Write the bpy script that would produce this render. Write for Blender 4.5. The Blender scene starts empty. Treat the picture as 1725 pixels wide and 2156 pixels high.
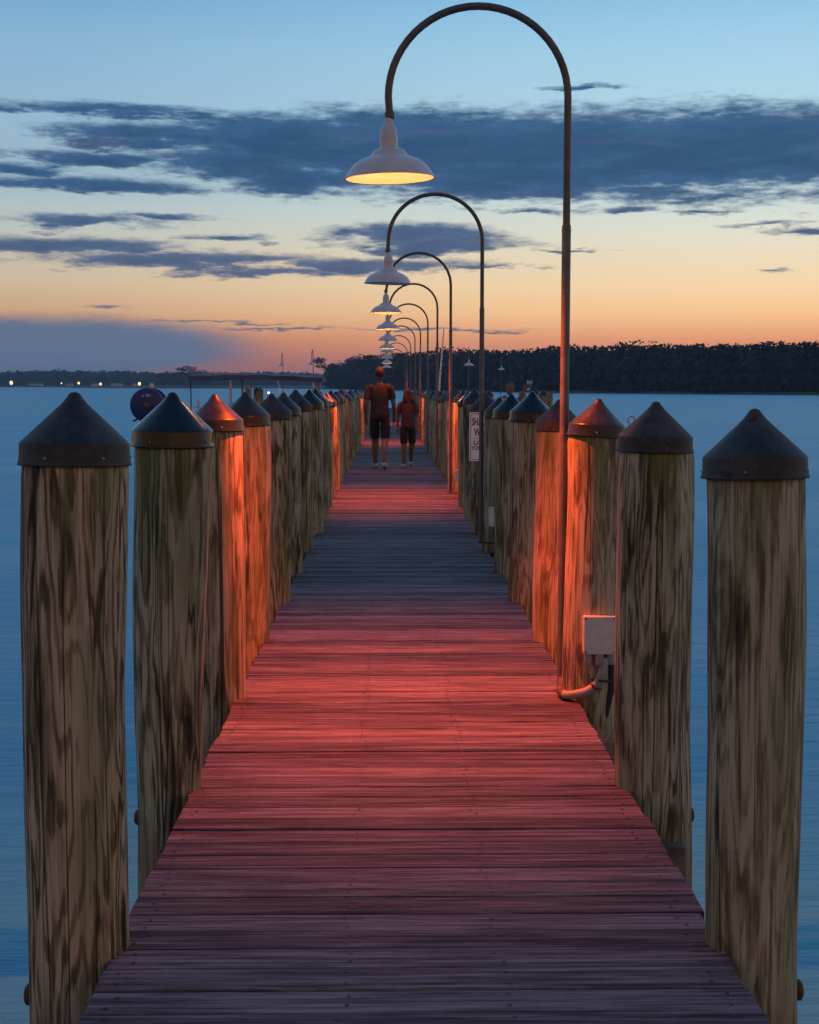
import bpy, math, random
from mathutils import Vector, Matrix, Euler
import numpy as np

random.seed(7)
R = math.radians
C = bpy.context.scene.collection
SC = bpy.context.scene

# ------------------------------------------------------------------ camera
H = 1.485                       # eye above the deck boards (deck top is z = 0)
FPX, CX, CY = 2994.0, 862.5, 1078.0   # 50 mm lens on a 36 mm tall frame, in photo units (1725 x 2156)
PITCH, YAW = R(5.10), R(0.807)
cam = bpy.data.objects.new('camera', bpy.data.cameras.new('camera'))
C.objects.link(cam)
cam.data.sensor_fit = 'VERTICAL'
cam.data.sensor_height = 36.0
cam.data.lens = 50.0
cam.data.clip_end = 30000
cam.location = (0, 0, H)
cam.rotation_euler = (R(90) - PITCH, 0, -YAW)
SC.camera = cam
ROT = Euler(cam.rotation_euler).to_matrix()


def ray(px, py):
    return ROT @ Vector(((px - CX) / FPX, (CY - py) / FPX, -1.0))


def at(px, py, Y):
    d = ray(px, py)
    t = Y / d.y
    return Vector((d.x * t, Y, H + d.z * t))


def atz(px, py, z):
    d = ray(px, py)
    t = (z - H) / d.z
    return Vector((d.x * t, d.y * t, z))


def size(px, Y):
    return px * Y / FPX


def lin(r, g, b):
    f = lambda c: (c / 255 / 12.92) if c / 255 <= .04045 else ((c / 255 + .055) / 1.055) ** 2.4
    return (f(r), f(g), f(b), 1.0)


SC.view_settings.view_transform = 'Standard'
SC.view_settings.look = 'None'
SC.view_settings.exposure = 0.0
SC.view_settings.gamma = 1.0
SC.cycles.sample_clamp_indirect = 4.0
SC.cycles.use_denoising = True
SC.cycles.max_bounces = 6
SC.cycles.volume_bounces = 0


# ------------------------------------------------------------------ node helpers
class NT:
    def __init__(self, tree):
        self.t = tree
        self.n = tree.nodes
        self.l = tree.links

    def put(self, sock, v):
        if v is None:
            return
        if isinstance(v, bpy.types.NodeSocket):
            self.l.new(v, sock)
        else:
            sock.default_value = v

    def node(self, kind, **kw):
        n = self.n.new(kind)
        for k, v in kw.items():
            setattr(n, k, v)
        return n

    def m(self, op, a, b=None, c=None, clamp=False):
        n = self.node('ShaderNodeMath', operation=op, use_clamp=clamp)
        for i, v in enumerate((a, b, c)):
            self.put(n.inputs[i], v)
        return n.outputs[0]

    def vm(self, op, a, b=None, c=None):
        n = self.node('ShaderNodeVectorMath', operation=op)
        for i, v in enumerate((a, b, c)):
            self.put(n.inputs[i], v)
        return n.outputs['Value'] if op in ('LENGTH', 'DOT_PRODUCT', 'DISTANCE') else n.outputs[0]

    def ss(self, v, lo, hi, a=0.0, b=1.0):
        n = self.node('ShaderNodeMapRange', interpolation_type='SMOOTHSTEP')
        self.put(n.inputs['Value'], v)
        self.put(n.inputs['From Min'], lo)
        self.put(n.inputs['From Max'], hi)
        self.put(n.inputs['To Min'], a)
        self.put(n.inputs['To Max'], b)
        return n.outputs[0]

    def mix(self, f, a, b, blend='MIX'):
        n = self.node('ShaderNodeMix', data_type='RGBA', blend_type=blend)
        self.put(n.inputs['Factor'], f)
        self.put(n.inputs['A'], a) if False else self.put(n.inputs[6], a)
        self.put(n.inputs[7], b)
        return n.outputs[2]

    def noise(self, vec, scale=1.0, detail=4.0, rough=.5, dist=0.0):
        n = self.node('ShaderNodeTexNoise')
        self.put(n.inputs['Vector'], vec)
        n.inputs['Scale'].default_value = scale
        n.inputs['Detail'].default_value = detail
        n.inputs['Roughness'].default_value = rough
        n.inputs['Distortion'].default_value = dist
        return n.outputs['Fac']

    def xyz(self, x, y, z):
        n = self.node('ShaderNodeCombineXYZ')
        for i, v in enumerate((x, y, z)):
            self.put(n.inputs[i], v)
        return n.outputs[0]

    def sep(self, v):
        n = self.node('ShaderNodeSeparateXYZ')
        self.put(n.inputs[0], v)
        return n.outputs

    def ramp(self, f, stops):
        n = self.node('ShaderNodeValToRGB')
        e = n.color_ramp.elements
        while len(e) < len(stops):
            e.new(0.5)
        for el, (p, c) in zip(e, stops):
            el.position = p
            el.color = c if len(c) == 4 else (*c, 1)
        self.put(n.inputs[0], f)
        return n.outputs[0]


# ------------------------------------------------------------------ world: afterglow sky with cloud banks
world = bpy.data.worlds.new('World')
SC.world = world
world.use_nodes = True
W = NT(world.node_tree)
for n in list(W.n):
    W.n.remove(n)


def px_uv(px, py):
    d = ray(px, py).normalized()
    return math.degrees(math.atan2(d.x, d.y)), math.degrees(math.asin(d.z))


tc = W.node('ShaderNodeTexCoord')
d_ = W.vm('NORMALIZE', tc.outputs['Generated'])
dx, dy, dz = W.sep(d_)
V_ = W.m('MULTIPLY', W.m('ARCSINE', dz), 57.29578)
U_ = W.m('MULTIPLY', W.m('ARCTAN2', dx, dy), 57.29578)
UV = W.xyz(U_, V_, 0.0)

VMIN, VMAX = -2.0, 90.0


def vpos(y):
    return math.sqrt(max(0, px_uv(820, y)[1] - VMIN) / (VMAX - VMIN))


def epos(v):
    return math.sqrt((v - VMIN) / (VMAX - VMIN))


T_ = W.m('SQRT', W.m('DIVIDE', W.m('SUBTRACT', V_, VMIN, clamp=False), VMAX - VMIN, clamp=True))
front = [(0.0, lin(178, 118, 112)), (vpos(800), lin(186, 124, 114)), (vpos(755), lin(204, 132, 112)),
         (vpos(715), lin(230, 156, 114)), (vpos(660), lin(247, 197, 144)), (vpos(605), lin(244, 211, 168)),
         (vpos(550), lin(233, 215, 184)), (vpos(495), lin(219, 219, 202)), (vpos(440), lin(203, 217, 213)),
         (vpos(380), lin(178, 205, 214)), (vpos(240), lin(172, 207, 225)), (vpos(120), lin(158, 203, 227)),
         (vpos(0), lin(136, 189, 224)), (epos(24), lin(120, 176, 219)), (epos(38), lin(100, 156, 208)),
         (epos(62), lin(80, 134, 190)), (1.0, lin(70, 120, 176))]
back = [(0.0, lin(150, 122, 110)), (epos(4), lin(205, 154, 114)), (epos(11), lin(222, 170, 126)),  # unseen sky behind the camera, warmed and brightened to light the piling fronts
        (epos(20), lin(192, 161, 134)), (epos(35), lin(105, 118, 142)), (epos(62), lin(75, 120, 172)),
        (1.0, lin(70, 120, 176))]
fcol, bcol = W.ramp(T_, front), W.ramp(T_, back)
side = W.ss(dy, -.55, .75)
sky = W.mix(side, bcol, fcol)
# the afterglow is dimmer and pinker to the left of the pier
sky = W.mix(W.m('MULTIPLY', W.ss(U_, 2, -16), W.ss(V_, 4.5, 0.5)), sky, W.mix(1.0, sky, (.78, .70, .84, 1), 'MULTIPLY'))

sky = W.mix(W.m('MULTIPLY', W.ss(U_, 6, -17), W.ss(V_, 30, 16)), sky, W.mix(1.0, sky, (.74, .78, .86, 1), 'MULTIPLY'))
sky = W.mix(W.m('MULTIPLY', W.ss(U_, -2, 16), W.ss(V_, 30, 16)), sky, W.mix(1.0, sky, (1.12, 1.10, 1.08, 1), 'MULTIPLY'))
blobs = [  # px, py, rx, ry  of cloud banks on the sky
    (1420, 324, 900, 108), (860, 318, 470, 98), (1080, 370, 400, 62), (600, 296, 330, 62), (1050, 318, 420, 96), (1650, 312, 300, 88),
    (250, 233, 270, 17), (330, 287, 280, 30), (200, 334, 250, 18), (500, 345, 240, 38), (40, 357, 120, 14), (190, 388, 250, 17),
    (640, 385, 170, 34), (190, 467, 180, 17), (330, 455, 110, 8), (150, 520, 300, 23), (400, 548, 420, 20),
    (760, 558, 340, 16), (560, 573, 240, 11), (470, 500, 100, 9), (860, 497, 210, 32), (900, 517, 230, 24),
    (1215, 184, 90, 7), (1640, 473, 100, 7), (1700, 486, 90, 8), (1490, 446, 90, 7), (1110, 445, 70, 7),
    (215, 648, 50, 5), (1612, 570, 50, 4), (1180, 528, 90, 3.5), (1000, 562, 150, 6), (430, 677, 150, 3.2), (590, 690, 130, 2.8), (900, 694, 220, 3.6), (1330, 440, 80, 7)]
n1 = W.noise(W.vm('MULTIPLY', UV, (.32, 1.5, 1)), 1.0, 9, .62)
n2 = W.noise(W.vm('MULTIPLY', UV, (.09, .35, 1)), 1.0, 3, .5)
n3 = W.noise(W.vm('MULTIPLY', UV, (1.3, 5.0, 1)), 1.0, 6, .65)
warp = W.vm('ADD', UV, W.xyz(W.m('MULTIPLY', W.m('SUBTRACT', n2, .5), 3.0), W.m('MULTIPLY', W.m('SUBTRACT', n1, .5), 1.1), 0.0))
dist = None
for (px, py, rx, ry) in blobs:
    cu, cv = px_uv(px, py)
    ru, rv = rx * .0188, ry * .0188
    q = W.vm('LENGTH', W.vm('MULTIPLY_ADD', warp, (1 / ru, 1 / rv, 0), (-cu / ru, -cv / rv, 0)))
    # signed depth inside the bank, weighted so that small wisps stay thin
    s = W.m('MULTIPLY', W.m('SUBTRACT', 1.0, q), min(1.0, .35 + ry / 60))
    dist = s if dist is None else W.m('MAXIMUM', dist, s)
edge = W.m('ADD', dist, W.m('ADD', W.m('MULTIPLY', W.m('SUBTRACT', n1, .52), 1.3), W.m('MULTIPLY', W.m('SUBTRACT', n3, .5), .65)))
ca = W.ss(edge, -.16, .36)
ca = W.m('MULTIPLY', ca, W.ss(dist, -.55, -.05))
# cloud colour: slate blue, a little mauve low down and in faint streaks under the bank
ccol = W.mix(W.ss(V_, 8.5, 3.2), lin(58, 98, 140), lin(96, 112, 142))
ccol = W.mix(W.ss(edge, .1, .9), ccol, W.mix(W.ss(V_, 8.5, 3.2), lin(38, 78, 122), lin(80, 98, 132)))
n4 = W.noise(W.vm('MULTIPLY', UV, (.13, 1.1, 1)), 1.0, 5, .6)
band = W.m('MULTIPLY', W.ss(V_, 8.2, 9.3), W.ss(V_, 10.9, 9.7))
ccol = W.mix(W.m('MULTIPLY', band, W.ss(n4, .5, .72, 0, .75)), ccol, lin(92, 94, 128))
ccol = W.mix(W.ss(n1, .35, .7, 0, .35), ccol, lin(34, 66, 104))
sky = W.mix(W.m('MULTIPLY', ca, .96), sky, ccol)
# soft grey bank low on the left that thins into a wedge
cu, cv = px_uv(80, 732)
wd = W.vm('LENGTH', W.vm('MULTIPLY_ADD', W.vm('ADD', UV, W.xyz(0.0, W.m('MULTIPLY', W.m('SUBTRACT', n1, .5), .7), 0.0)), (1 / 9.6, 1 / 1.42, 0), (-cu / 9.6, -cv / 1.42, 0)))
sky = W.mix(W.ss(wd, 1.05, .60, 0, .97), sky, lin(97, 117, 146))
bgd = W.node('ShaderNodeBackground')
W.put(bgd.inputs[0], sky)
bgd.inputs[1].default_value = 1.0
wo = W.node('ShaderNodeOutputWorld')
W.l.new(bgd.outputs[0], wo.inputs[0])
world.cycles.sampling_method = 'MANUAL'
world.cycles.sample_map_resolution = 512


# ------------------------------------------------------------------ materials
def mat(name):
    m = bpy.data.materials.new(name)
    m.use_nodes = True
    t = NT(m.node_tree)
    b = m.node_tree.nodes['Principled BSDF']
    return m, t, b


def plain(name, col, rough=.6, metal=0.0, var=.25, scale=14, emit=None, es=0, spec=.5):
    m, t, b = mat(name)
    tcn = t.node('ShaderNodeTexCoord')
    n = t.noise(tcn.outputs['Object'], scale, 5, .6)
    c = t.mix(t.ss(n, .3, .7), (*[x * (1 - var) for x in col], 1), (*[min(1, x * (1 + var)) for x in col], 1))
    t.put(b.inputs['Base Color'], c)
    t.put(b.inputs['Roughness'], t.ss(n, .2, .8, max(.03, rough - .1), min(1, rough + .1)))
    b.inputs['Metallic'].default_value = metal
    b.inputs['Specular IOR Level'].default_value = spec
    if emit:
        b.inputs['Emission Color'].default_value = (*emit, 1)
        b.inputs['Emission Strength'].default_value = es
    return m


def piling_wood():
    m, t, b = mat('weathered_piling_wood')
    tcn = t.node('ShaderNodeTexCoord')
    oi = t.node('ShaderNodeObjectInfo')
    rnd = oi.outputs['Random']
    p = t.vm('ADD', tcn.outputs['Object'], t.vm('SCALE', (31.0, 17.0, 23.0), None))
    off = t.node('ShaderNodeVectorMath', operation='SCALE')
    off.inputs[0].default_value = (57.0, 31.0, 43.0)
    t.put(off.inputs['Scale'], rnd)
    p = t.vm('ADD', tcn.outputs['Object'], off.outputs[0])
    # growth rings cut by the round surface: contour lines of a slow field, drawn out along the pole
    f0 = t.noise(t.vm('MULTIPLY', p, (8.0, 8.0, .85)), 1.0, 3, .45, .18)
    f1 = t.noise(t.vm('MULTIPLY', p, (26.0, 26.0, 3.2)), 1.0, 4, .6)
    field = t.m('ADD', f0, t.m('MULTIPLY', f1, .10))
    ringf = t.m('ADD', 19.0, t.m('MULTIPLY', t.m('FRACT', t.m('MULTIPLY', rnd, 7.3)), 30.0))
    ring = t.m('SINE', t.m('MULTIPLY', field, t.m('MULTIPLY', ringf, 2.2)))
    latew = t.ss(ring, -.35, 1.0)
    # dark weathered patches that follow the rings' field
    blot = t.noise(t.vm('MULTIPLY', p, (10.0, 10.0, 2.0)), 1.0, 6, .62, .6)
    fib = t.noise(t.vm('MULTIPLY', p, (170.0, 170.0, 1.6)), 1.0, 4, .65)
    fib2 = t.noise(t.vm('MULTIPLY', p, (60.0, 60.0, 1.3)), 1.0, 4, .6)
    fac = t.m('ADD', t.m('MULTIPLY', t.m('MULTIPLY', latew, t.m('ADD', .40, t.m('MULTIPLY', t.m('FRACT', t.m('MULTIPLY', rnd, 3.17)), .6))), t.ss(blot, .3, .62, .24, .56)), t.m('MULTIPLY', t.ss(blot, .44, .68), .42))
    fac = t.m('ADD', fac, t.m('MULTIPLY', t.m('SUBTRACT', fib, .5), 1.0))
    fac = t.m('ADD', fac, t.m('MULTIPLY', t.m('SUBTRACT', fib2, .5), .95), clamp=True)
    base = t.ramp(fac, [(0, (.43, .36, .255)), (.22, (.255, .205, .132)), (.5, (.122, .090, .052)), (.8, (.052, .036, .021)), (1, (.018, .012, .008))])
    # each pole leans a little to grey, to brown or to green
    tint = t.ramp(t.m('FRACT', t.m('MULTIPLY', rnd, 13.7)), [(0, (1.0, .95, .88)), (.35, (.92, .98, .92)), (.6, (.86, .90, .88)), (.85, (1.08, .95, .86)), (1, (.98, .93, .95))])
    base = t.mix(1.0, base, tint, 'MULTIPLY')
    alg = t.noise(t.vm('MULTIPLY', p, (6.0, 6.0, 1.1)), 1.0, 5, .6)
    base = t.mix(t.ss(alg, .42, .68, 0, .6), base, (.105, .125, .045, 1))
    # drying cracks: long dark vertical lines
    ck = t.noise(t.vm('MULTIPLY', p, (15.0, 15.0, .22)), 1.0, 2, .4)
    crack = t.ss(t.m('ABSOLUTE', t.m('SUBTRACT', ck, .5)), .015, .003, 0, 1)
    gate = t.ss(t.noise(t.vm('MULTIPLY', p, (5.0, 5.0, .8)), 1.0, 2), .43, .5)
    crack = t.m('MULTIPLY', crack, gate)
    base = t.mix(t.m('MULTIPLY', crack, .85), base, (.012, .009, .007, 1))
    # small knots
    vor = t.node('ShaderNodeTexVoronoi')
    t.put(vor.inputs['Vector'], t.vm('MULTIPLY', p, (4.0, 4.0, 1.6)))
    vor.inputs['Scale'].default_value = 1.0
    kn = t.ss(vor.outputs['Distance'], .13, .05, 0, .8)
    base = t.mix(kn, base, (.07, .035, .018, 1))
    # the foot near the water is wetter and browner
    oz = t.sep(tcn.outputs['Object'])[2]
    wet = t.ss(t.m('ADD', oz, t.m('MULTIPLY', blot, .25)), .05, -.12)
    base = t.mix(t.m('MULTIPLY', wet, .45), base, (.16, .095, .04, 1))
    drip = t.noise(t.vm('MULTIPLY', p, (30.0, 30.0, 2.2)), 1.0, 4, .6)
    moss = t.m('MULTIPLY', t.ss(t.m('ADD', oz, t.m('MULTIPLY', drip, .45)), 1.22, 1.52), t.ss(alg, .48, .6, 0, .6))
    base = t.mix(moss, base, (.12, .115, .018, 1))
    t.put(b.inputs['Base Color'], base)
    b.inputs['Roughness'].default_value = .82
    b.inputs['Specular IOR Level'].default_value = .25
    bp = t.node('ShaderNodeBump')
    bp.inputs['Strength'].default_value = .55
    bp.inputs['Distance'].default_value = .004
    hgt = t.m('SUBTRACT', t.m('ADD', t.m('MULTIPLY', fib, .6), t.m('MULTIPLY', fib2, .8)), t.m('MULTIPLY', crack, 2.5))
    t.put(bp.inputs['Height'], hgt)
    t.l.new(bp.outputs[0], b.inputs['Normal'])
    return m


def deck_wood():
    m, t, b = mat('grey_deck_wood')
    tcn = t.node('ShaderNodeTexCoord')
    at_ = t.node('ShaderNodeAttribute', attribute_name='board')
    k = at_.outputs['Fac']
    off = t.xyz(t.m('MULTIPLY', k, 91.0), t.m('MULTIPLY', k, 57.0), t.m('MULTIPLY', k, 33.0))
    p = t.vm('ADD', tcn.outputs['Object'], off)
    g1 = t.noise(t.vm('MULTIPLY', p, (2.0, 48.0, 46.0)), 1.0, 7, .66, .25)
    g2 = t.noise(t.vm('MULTIPLY', p, (4.0, 260.0, 200.0)), 1.0, 4, .65)
    g3 = t.noise(t.vm('MULTIPLY', p, (.7, 13.0, 9.0)), 1.0, 4, .55, .4)
    sp = t.noise(t.vm('MULTIPLY', p, (60.0, 90.0, 60.0)), 1.0, 4, .7)
    ring = t.m('SINE', t.m('MULTIPLY', g3, 62.0))
    fac = t.m('ADD', t.m('ADD', .46, t.m('MULTIPLY', t.m('SUBTRACT', g1, .5), 2.1)), t.m('MULTIPLY', t.m('SUBTRACT', g2, .5), 1.3))
    fac = t.m('ADD', fac, t.m('MULTIPLY', ring, .10))
    wear = t.noise(t.vm('MULTIPLY', p, (1.6, 7.0, 5.0)), 1.0, 5, .6)
    fac = t.m('ADD', fac, t.m('MULTIPLY', t.m('SUBTRACT', wear, .5), .55))
    fac = t.m('ADD', fac, t.m('MULTIPLY', t.m('SUBTRACT', t.m('FRACT', t.m('MULTIPLY', k, 7.13)), .5), .42))
    fac = t.m('ADD', fac, t.m('MULTIPLY', t.m('SUBTRACT', sp, .5), .35), clamp=True)
    base = t.ramp(fac, [(0, (.22, .165, .185)), (.33, (.110, .080, .090)), (.68, (.044, .032, .036)), (1, (.012, .009, .010))])
    spl = t.noise(t.vm('MULTIPLY', p, (3.2, 120.0, 40.0)), 1.0, 2, .4)
    cr = t.m('MULTIPLY', t.ss(t.m('ABSOLUTE', t.m('SUBTRACT', spl, .5)), .012, 0), t.ss(g3, .5, .6))
    base = t.mix(t.m('MULTIPLY', cr, .8), base, (.02, .016, .015, 1))
    t.put(b.inputs['Base Color'], base)
    t.put(b.inputs['Roughness'], t.ss(g1, .3, .7, .62, .85))
    b.inputs['Specular IOR Level'].default_value = .3
    bp = t.node('ShaderNodeBump')
    bp.inputs['Strength'].default_value = .6
    bp.inputs['Distance'].default_value = .004
    t.put(bp.inputs['Height'], t.m('SUBTRACT', t.m('ADD', g1, t.m('MULTIPLY', g2, .6)), cr))
    t.l.new(bp.outputs[0], b.inputs['Normal'])
    return m


def cap_mat(name, lo, hi, r0, r1, coat=0.0):
    m, t, b = mat(name)
    tcn = t.node('ShaderNodeTexCoord')
    oi = t.node('ShaderNodeObjectInfo')
    p = t.vm('ADD', tcn.outputs['Object'], t.xyz(t.m('MULTIPLY', oi.outputs['Random'], 40.0), 0.0, 0.0))
    n = t.noise(p, 9, 6, .65)
    n2 = t.noise(p, 42, 4, .7)
    f = t.ss(t.m('ADD', n, t.m('MULTIPLY', n2, .35)), .5, .85)
    base = t.mix(f, (*lo, 1), (*hi, 1))
    spot = t.ss(t.noise(p, 22, 2, .5), .66, .72)
    base = t.mix(spot, base, (.012, .012, .012, 1))
    t.put(b.inputs['Base Color'], base)
    t.put(b.inputs['Roughness'], t.ss(n, .3, .7, r0, r1))
    b.inputs['Coat Weight'].default_value = coat
    b.inputs['Specular IOR Level'].default_value = .35
    b.inputs['Coat Roughness'].default_value = .12
    return m


def water_mat():
    m, t, b = mat('still_bay_water')
    tcn = t.node('ShaderNodeTexCoord')
    p = tcn.outputs['Object']
    n1 = t.noise(t.vm('MULTIPLY', p, (.05, .38, 1)), 1.0, 5, .55)
    n2 = t.noise(t.vm('MULTIPLY', p, (.55, 3.4, 1)), 1.0, 5, .6)
    n3 = t.noise(t.vm('MULTIPLY', p, (2.6, 11.0, 1)), 1.0, 3, .55)
    t.put(b.inputs['Base Color'], t.mix(t.ss(n1, .35, .65), (.022, .27, .40, 1), (.028, .31, .45, 1)))
    t.put(b.inputs['Roughness'], t.ss(n1, .3, .7, .38, .5))
    b.inputs['IOR'].default_value = 1.5
    bp = t.node('ShaderNodeBump')
    bp.inputs['Strength'].default_value = 1.0
    bp.inputs['Distance'].default_value = .055
    t.put(bp.inputs['Height'], t.m('ADD', t.m('MULTIPLY', n2, 1.0), t.m('MULTIPLY', n3, .10)))
    t.l.new(bp.outputs[0], b.inputs['Normal'])
    return m


def leaf_mat(name, c0, c1):
    m, t, b = mat(name)
    a = t.node('ShaderNodeAttribute', attribute_name='leaf')
    t.put(b.inputs['Base Color'], t.mix(a.outputs['Fac'], (*c0, 1), (*c1, 1)))
    b.inputs['Roughness'].default_value = .7
    b.inputs['Specular IOR Level'].default_value = .2
    return m


M = {}
M['pile'] = piling_wood()
M['deck'] = deck_wood()
M['beam'] = plain('brown_beam_wood', (.16, .11, .07), .85, var=.5, scale=9)
M['cap_old'] = cap_mat('weathered_black_cap', (.008, .008, .009), (.050, .043, .040), .5, .7)
M['cap_new'] = cap_mat('glossy_black_cap', (.002, .0025, .0035), (.005, .005, .006), .12, .2, .0)
M['cap_mid'] = cap_mat('satin_black_cap', (.008, .009, .011), (.022, .021, .021), .26, .42)
M['nail'] = plain('dull_nail_head', (.22, .21, .2), .5, .7)
M['rust'] = plain('rusty_bolt_iron', (.075, .045, .03), .75, .3, var=.5, scale=40)
M['pipe'] = plain('grey_galvanised_pipe', (.12, .115, .11), .55, .3, var=.2, scale=25)
M['pipe_dark'] = plain('dark_bronze_pipe', (.085, .074, .068), .42, .35, var=.25, scale=20)
M['pipe_rust'] = plain('rust_flaked_pipe', (.10, .062, .045), .75, .2, var=.6, scale=30)
M['enamel'] = plain('white_lamp_enamel', (.52, .48, .485), .35, var=.06, scale=8)
M['enamel_in'] = plain('white_reflector_enamel', (.80, .80, .78), .5, var=.03)
M['bulb_lit'] = plain('glowing_bulb_glass', (.9, .8, .6), .3, emit=(1, .36, .07), es=140)
M['bulb_off'] = plain('frosted_bulb_glass', (.75, .75, .72), .3)
M['black'] = plain('black_rubber', (.012, .012, .013), .55)
M['plastic'] = plain('grey_white_box_plastic', (.50, .48, .46), .5, var=.1, scale=20)
M['conduit'] = plain('grey_conduit_plastic', (.24, .23, .22), .5, var=.2, scale=20)
M['water'] = water_mat()
M['sign'] = plain('white_sign_panel', (.86, .83, .83), .45, var=.06, scale=6)
M['red'] = plain('red_sign_ink', (.42, .018, .028), .5, var=.1)
M['grey_ink'] = plain('grey_sign_line', (.25, .22, .24), .5)
M['blue'] = plain('dark_blue_reel_paint', (.004, .012, .12), .45, var=.2)
M['white'] = plain('white_boat_gelcoat', (.66, .66, .66), .35, var=.06, scale=2)
M['canvas'] = plain('dark_canopy_canvas', (.060, .075, .11), .7, var=.3, scale=3)
M['post'] = plain('pale_roof_post', (.50, .42, .38), .6, var=.15)
M['navy'] = plain('dark_hull_paint', (.025, .025, .035), .4)
M['steel'] = plain('brushed_rail_steel', (.55, .55, .56), .3, .9, var=.1)
M['grass'] = plain('marsh_grass_bank', (.035, .055, .025), .9, var=.4, scale=.2)
M['bark'] = plain('dark_bark', (.05, .038, .03), .9, var=.4, scale=2)
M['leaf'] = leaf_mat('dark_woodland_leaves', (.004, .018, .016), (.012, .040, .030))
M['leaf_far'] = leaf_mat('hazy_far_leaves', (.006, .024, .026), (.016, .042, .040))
M['house'] = plain('pale_house_siding', (.42, .40, .42), .7, var=.05)
M['roof'] = plain('dark_house_roof', (.06, .06, .07), .8)
M['winlit'] = plain('lit_house_window', (.8, .6, .3), .4, emit=(1, .66, .30), es=3)
M['shorelamp'] = plain('lit_shore_lamp', (.9, .8, .6), .4, emit=(1, .55, .2), es=2.6)
M['lampwhite'] = plain('lit_white_lamp', (.9, .9, .8), .4, emit=(1, .9, .65), es=2.5)
M['skin'] = plain('skin', (.15, .090, .065), .6, var=.08)
M['hair'] = plain('brown_hair', (.022, .012, .008), .6, var=.3, scale=60)
M['hair_red'] = plain('auburn_hair', (.05, .02, .01), .6, var=.3, scale=60)
M['shirt'] = plain('dark_red_shirt_cloth', (.040, .018, .018), .85, var=.2, scale=30)
M['top'] = plain('rust_top_cloth', (.060, .026, .022), .85, var=.2, scale=30)
M['shorts'] = plain('black_shorts_cloth', (.010, .010, .012), .9, var=.2)
M['shoe'] = plain('pale_shoe', (.45, .40, .40), .7)
M['tee'] = plain('grey_pink_tee_cloth', (.40, .30, .32), .85, var=.3, scale=40)


def glass():
    m, t, b = mat('clear_cup_plastic')
    b.inputs['Base Color'].default_value = (.85, .95, .97, 1)
    b.inputs['Roughness'].default_value = .08
    b.inputs['Transmission Weight'].default_value = .92
    b.inputs['IOR'].default_value = 1.1
    return m


def folds(name, sc=14, d=.02):
    m = M[name]
    t = NT(m.node_tree)
    b = m.node_tree.nodes['Principled BSDF']
    tcn = t.node('ShaderNodeTexCoord')
    bp = t.node('ShaderNodeBump')
    bp.inputs['Strength'].default_value = 1.0
    bp.inputs['Distance'].default_value = d
    t.put(bp.inputs['Height'], t.noise(t.vm('MULTIPLY', tcn.outputs['Object'], (1.0, 1.0, .45)), sc, 3, .55, .6))
    t.l.new(bp.outputs[0], b.inputs['Normal'])


for n_ in ('shirt', 'top', 'shorts', 'tee'):
    folds(n_)
folds('hair', 30, .012)
folds('hair_red', 30, .012)
M['cup'] = glass()


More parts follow.
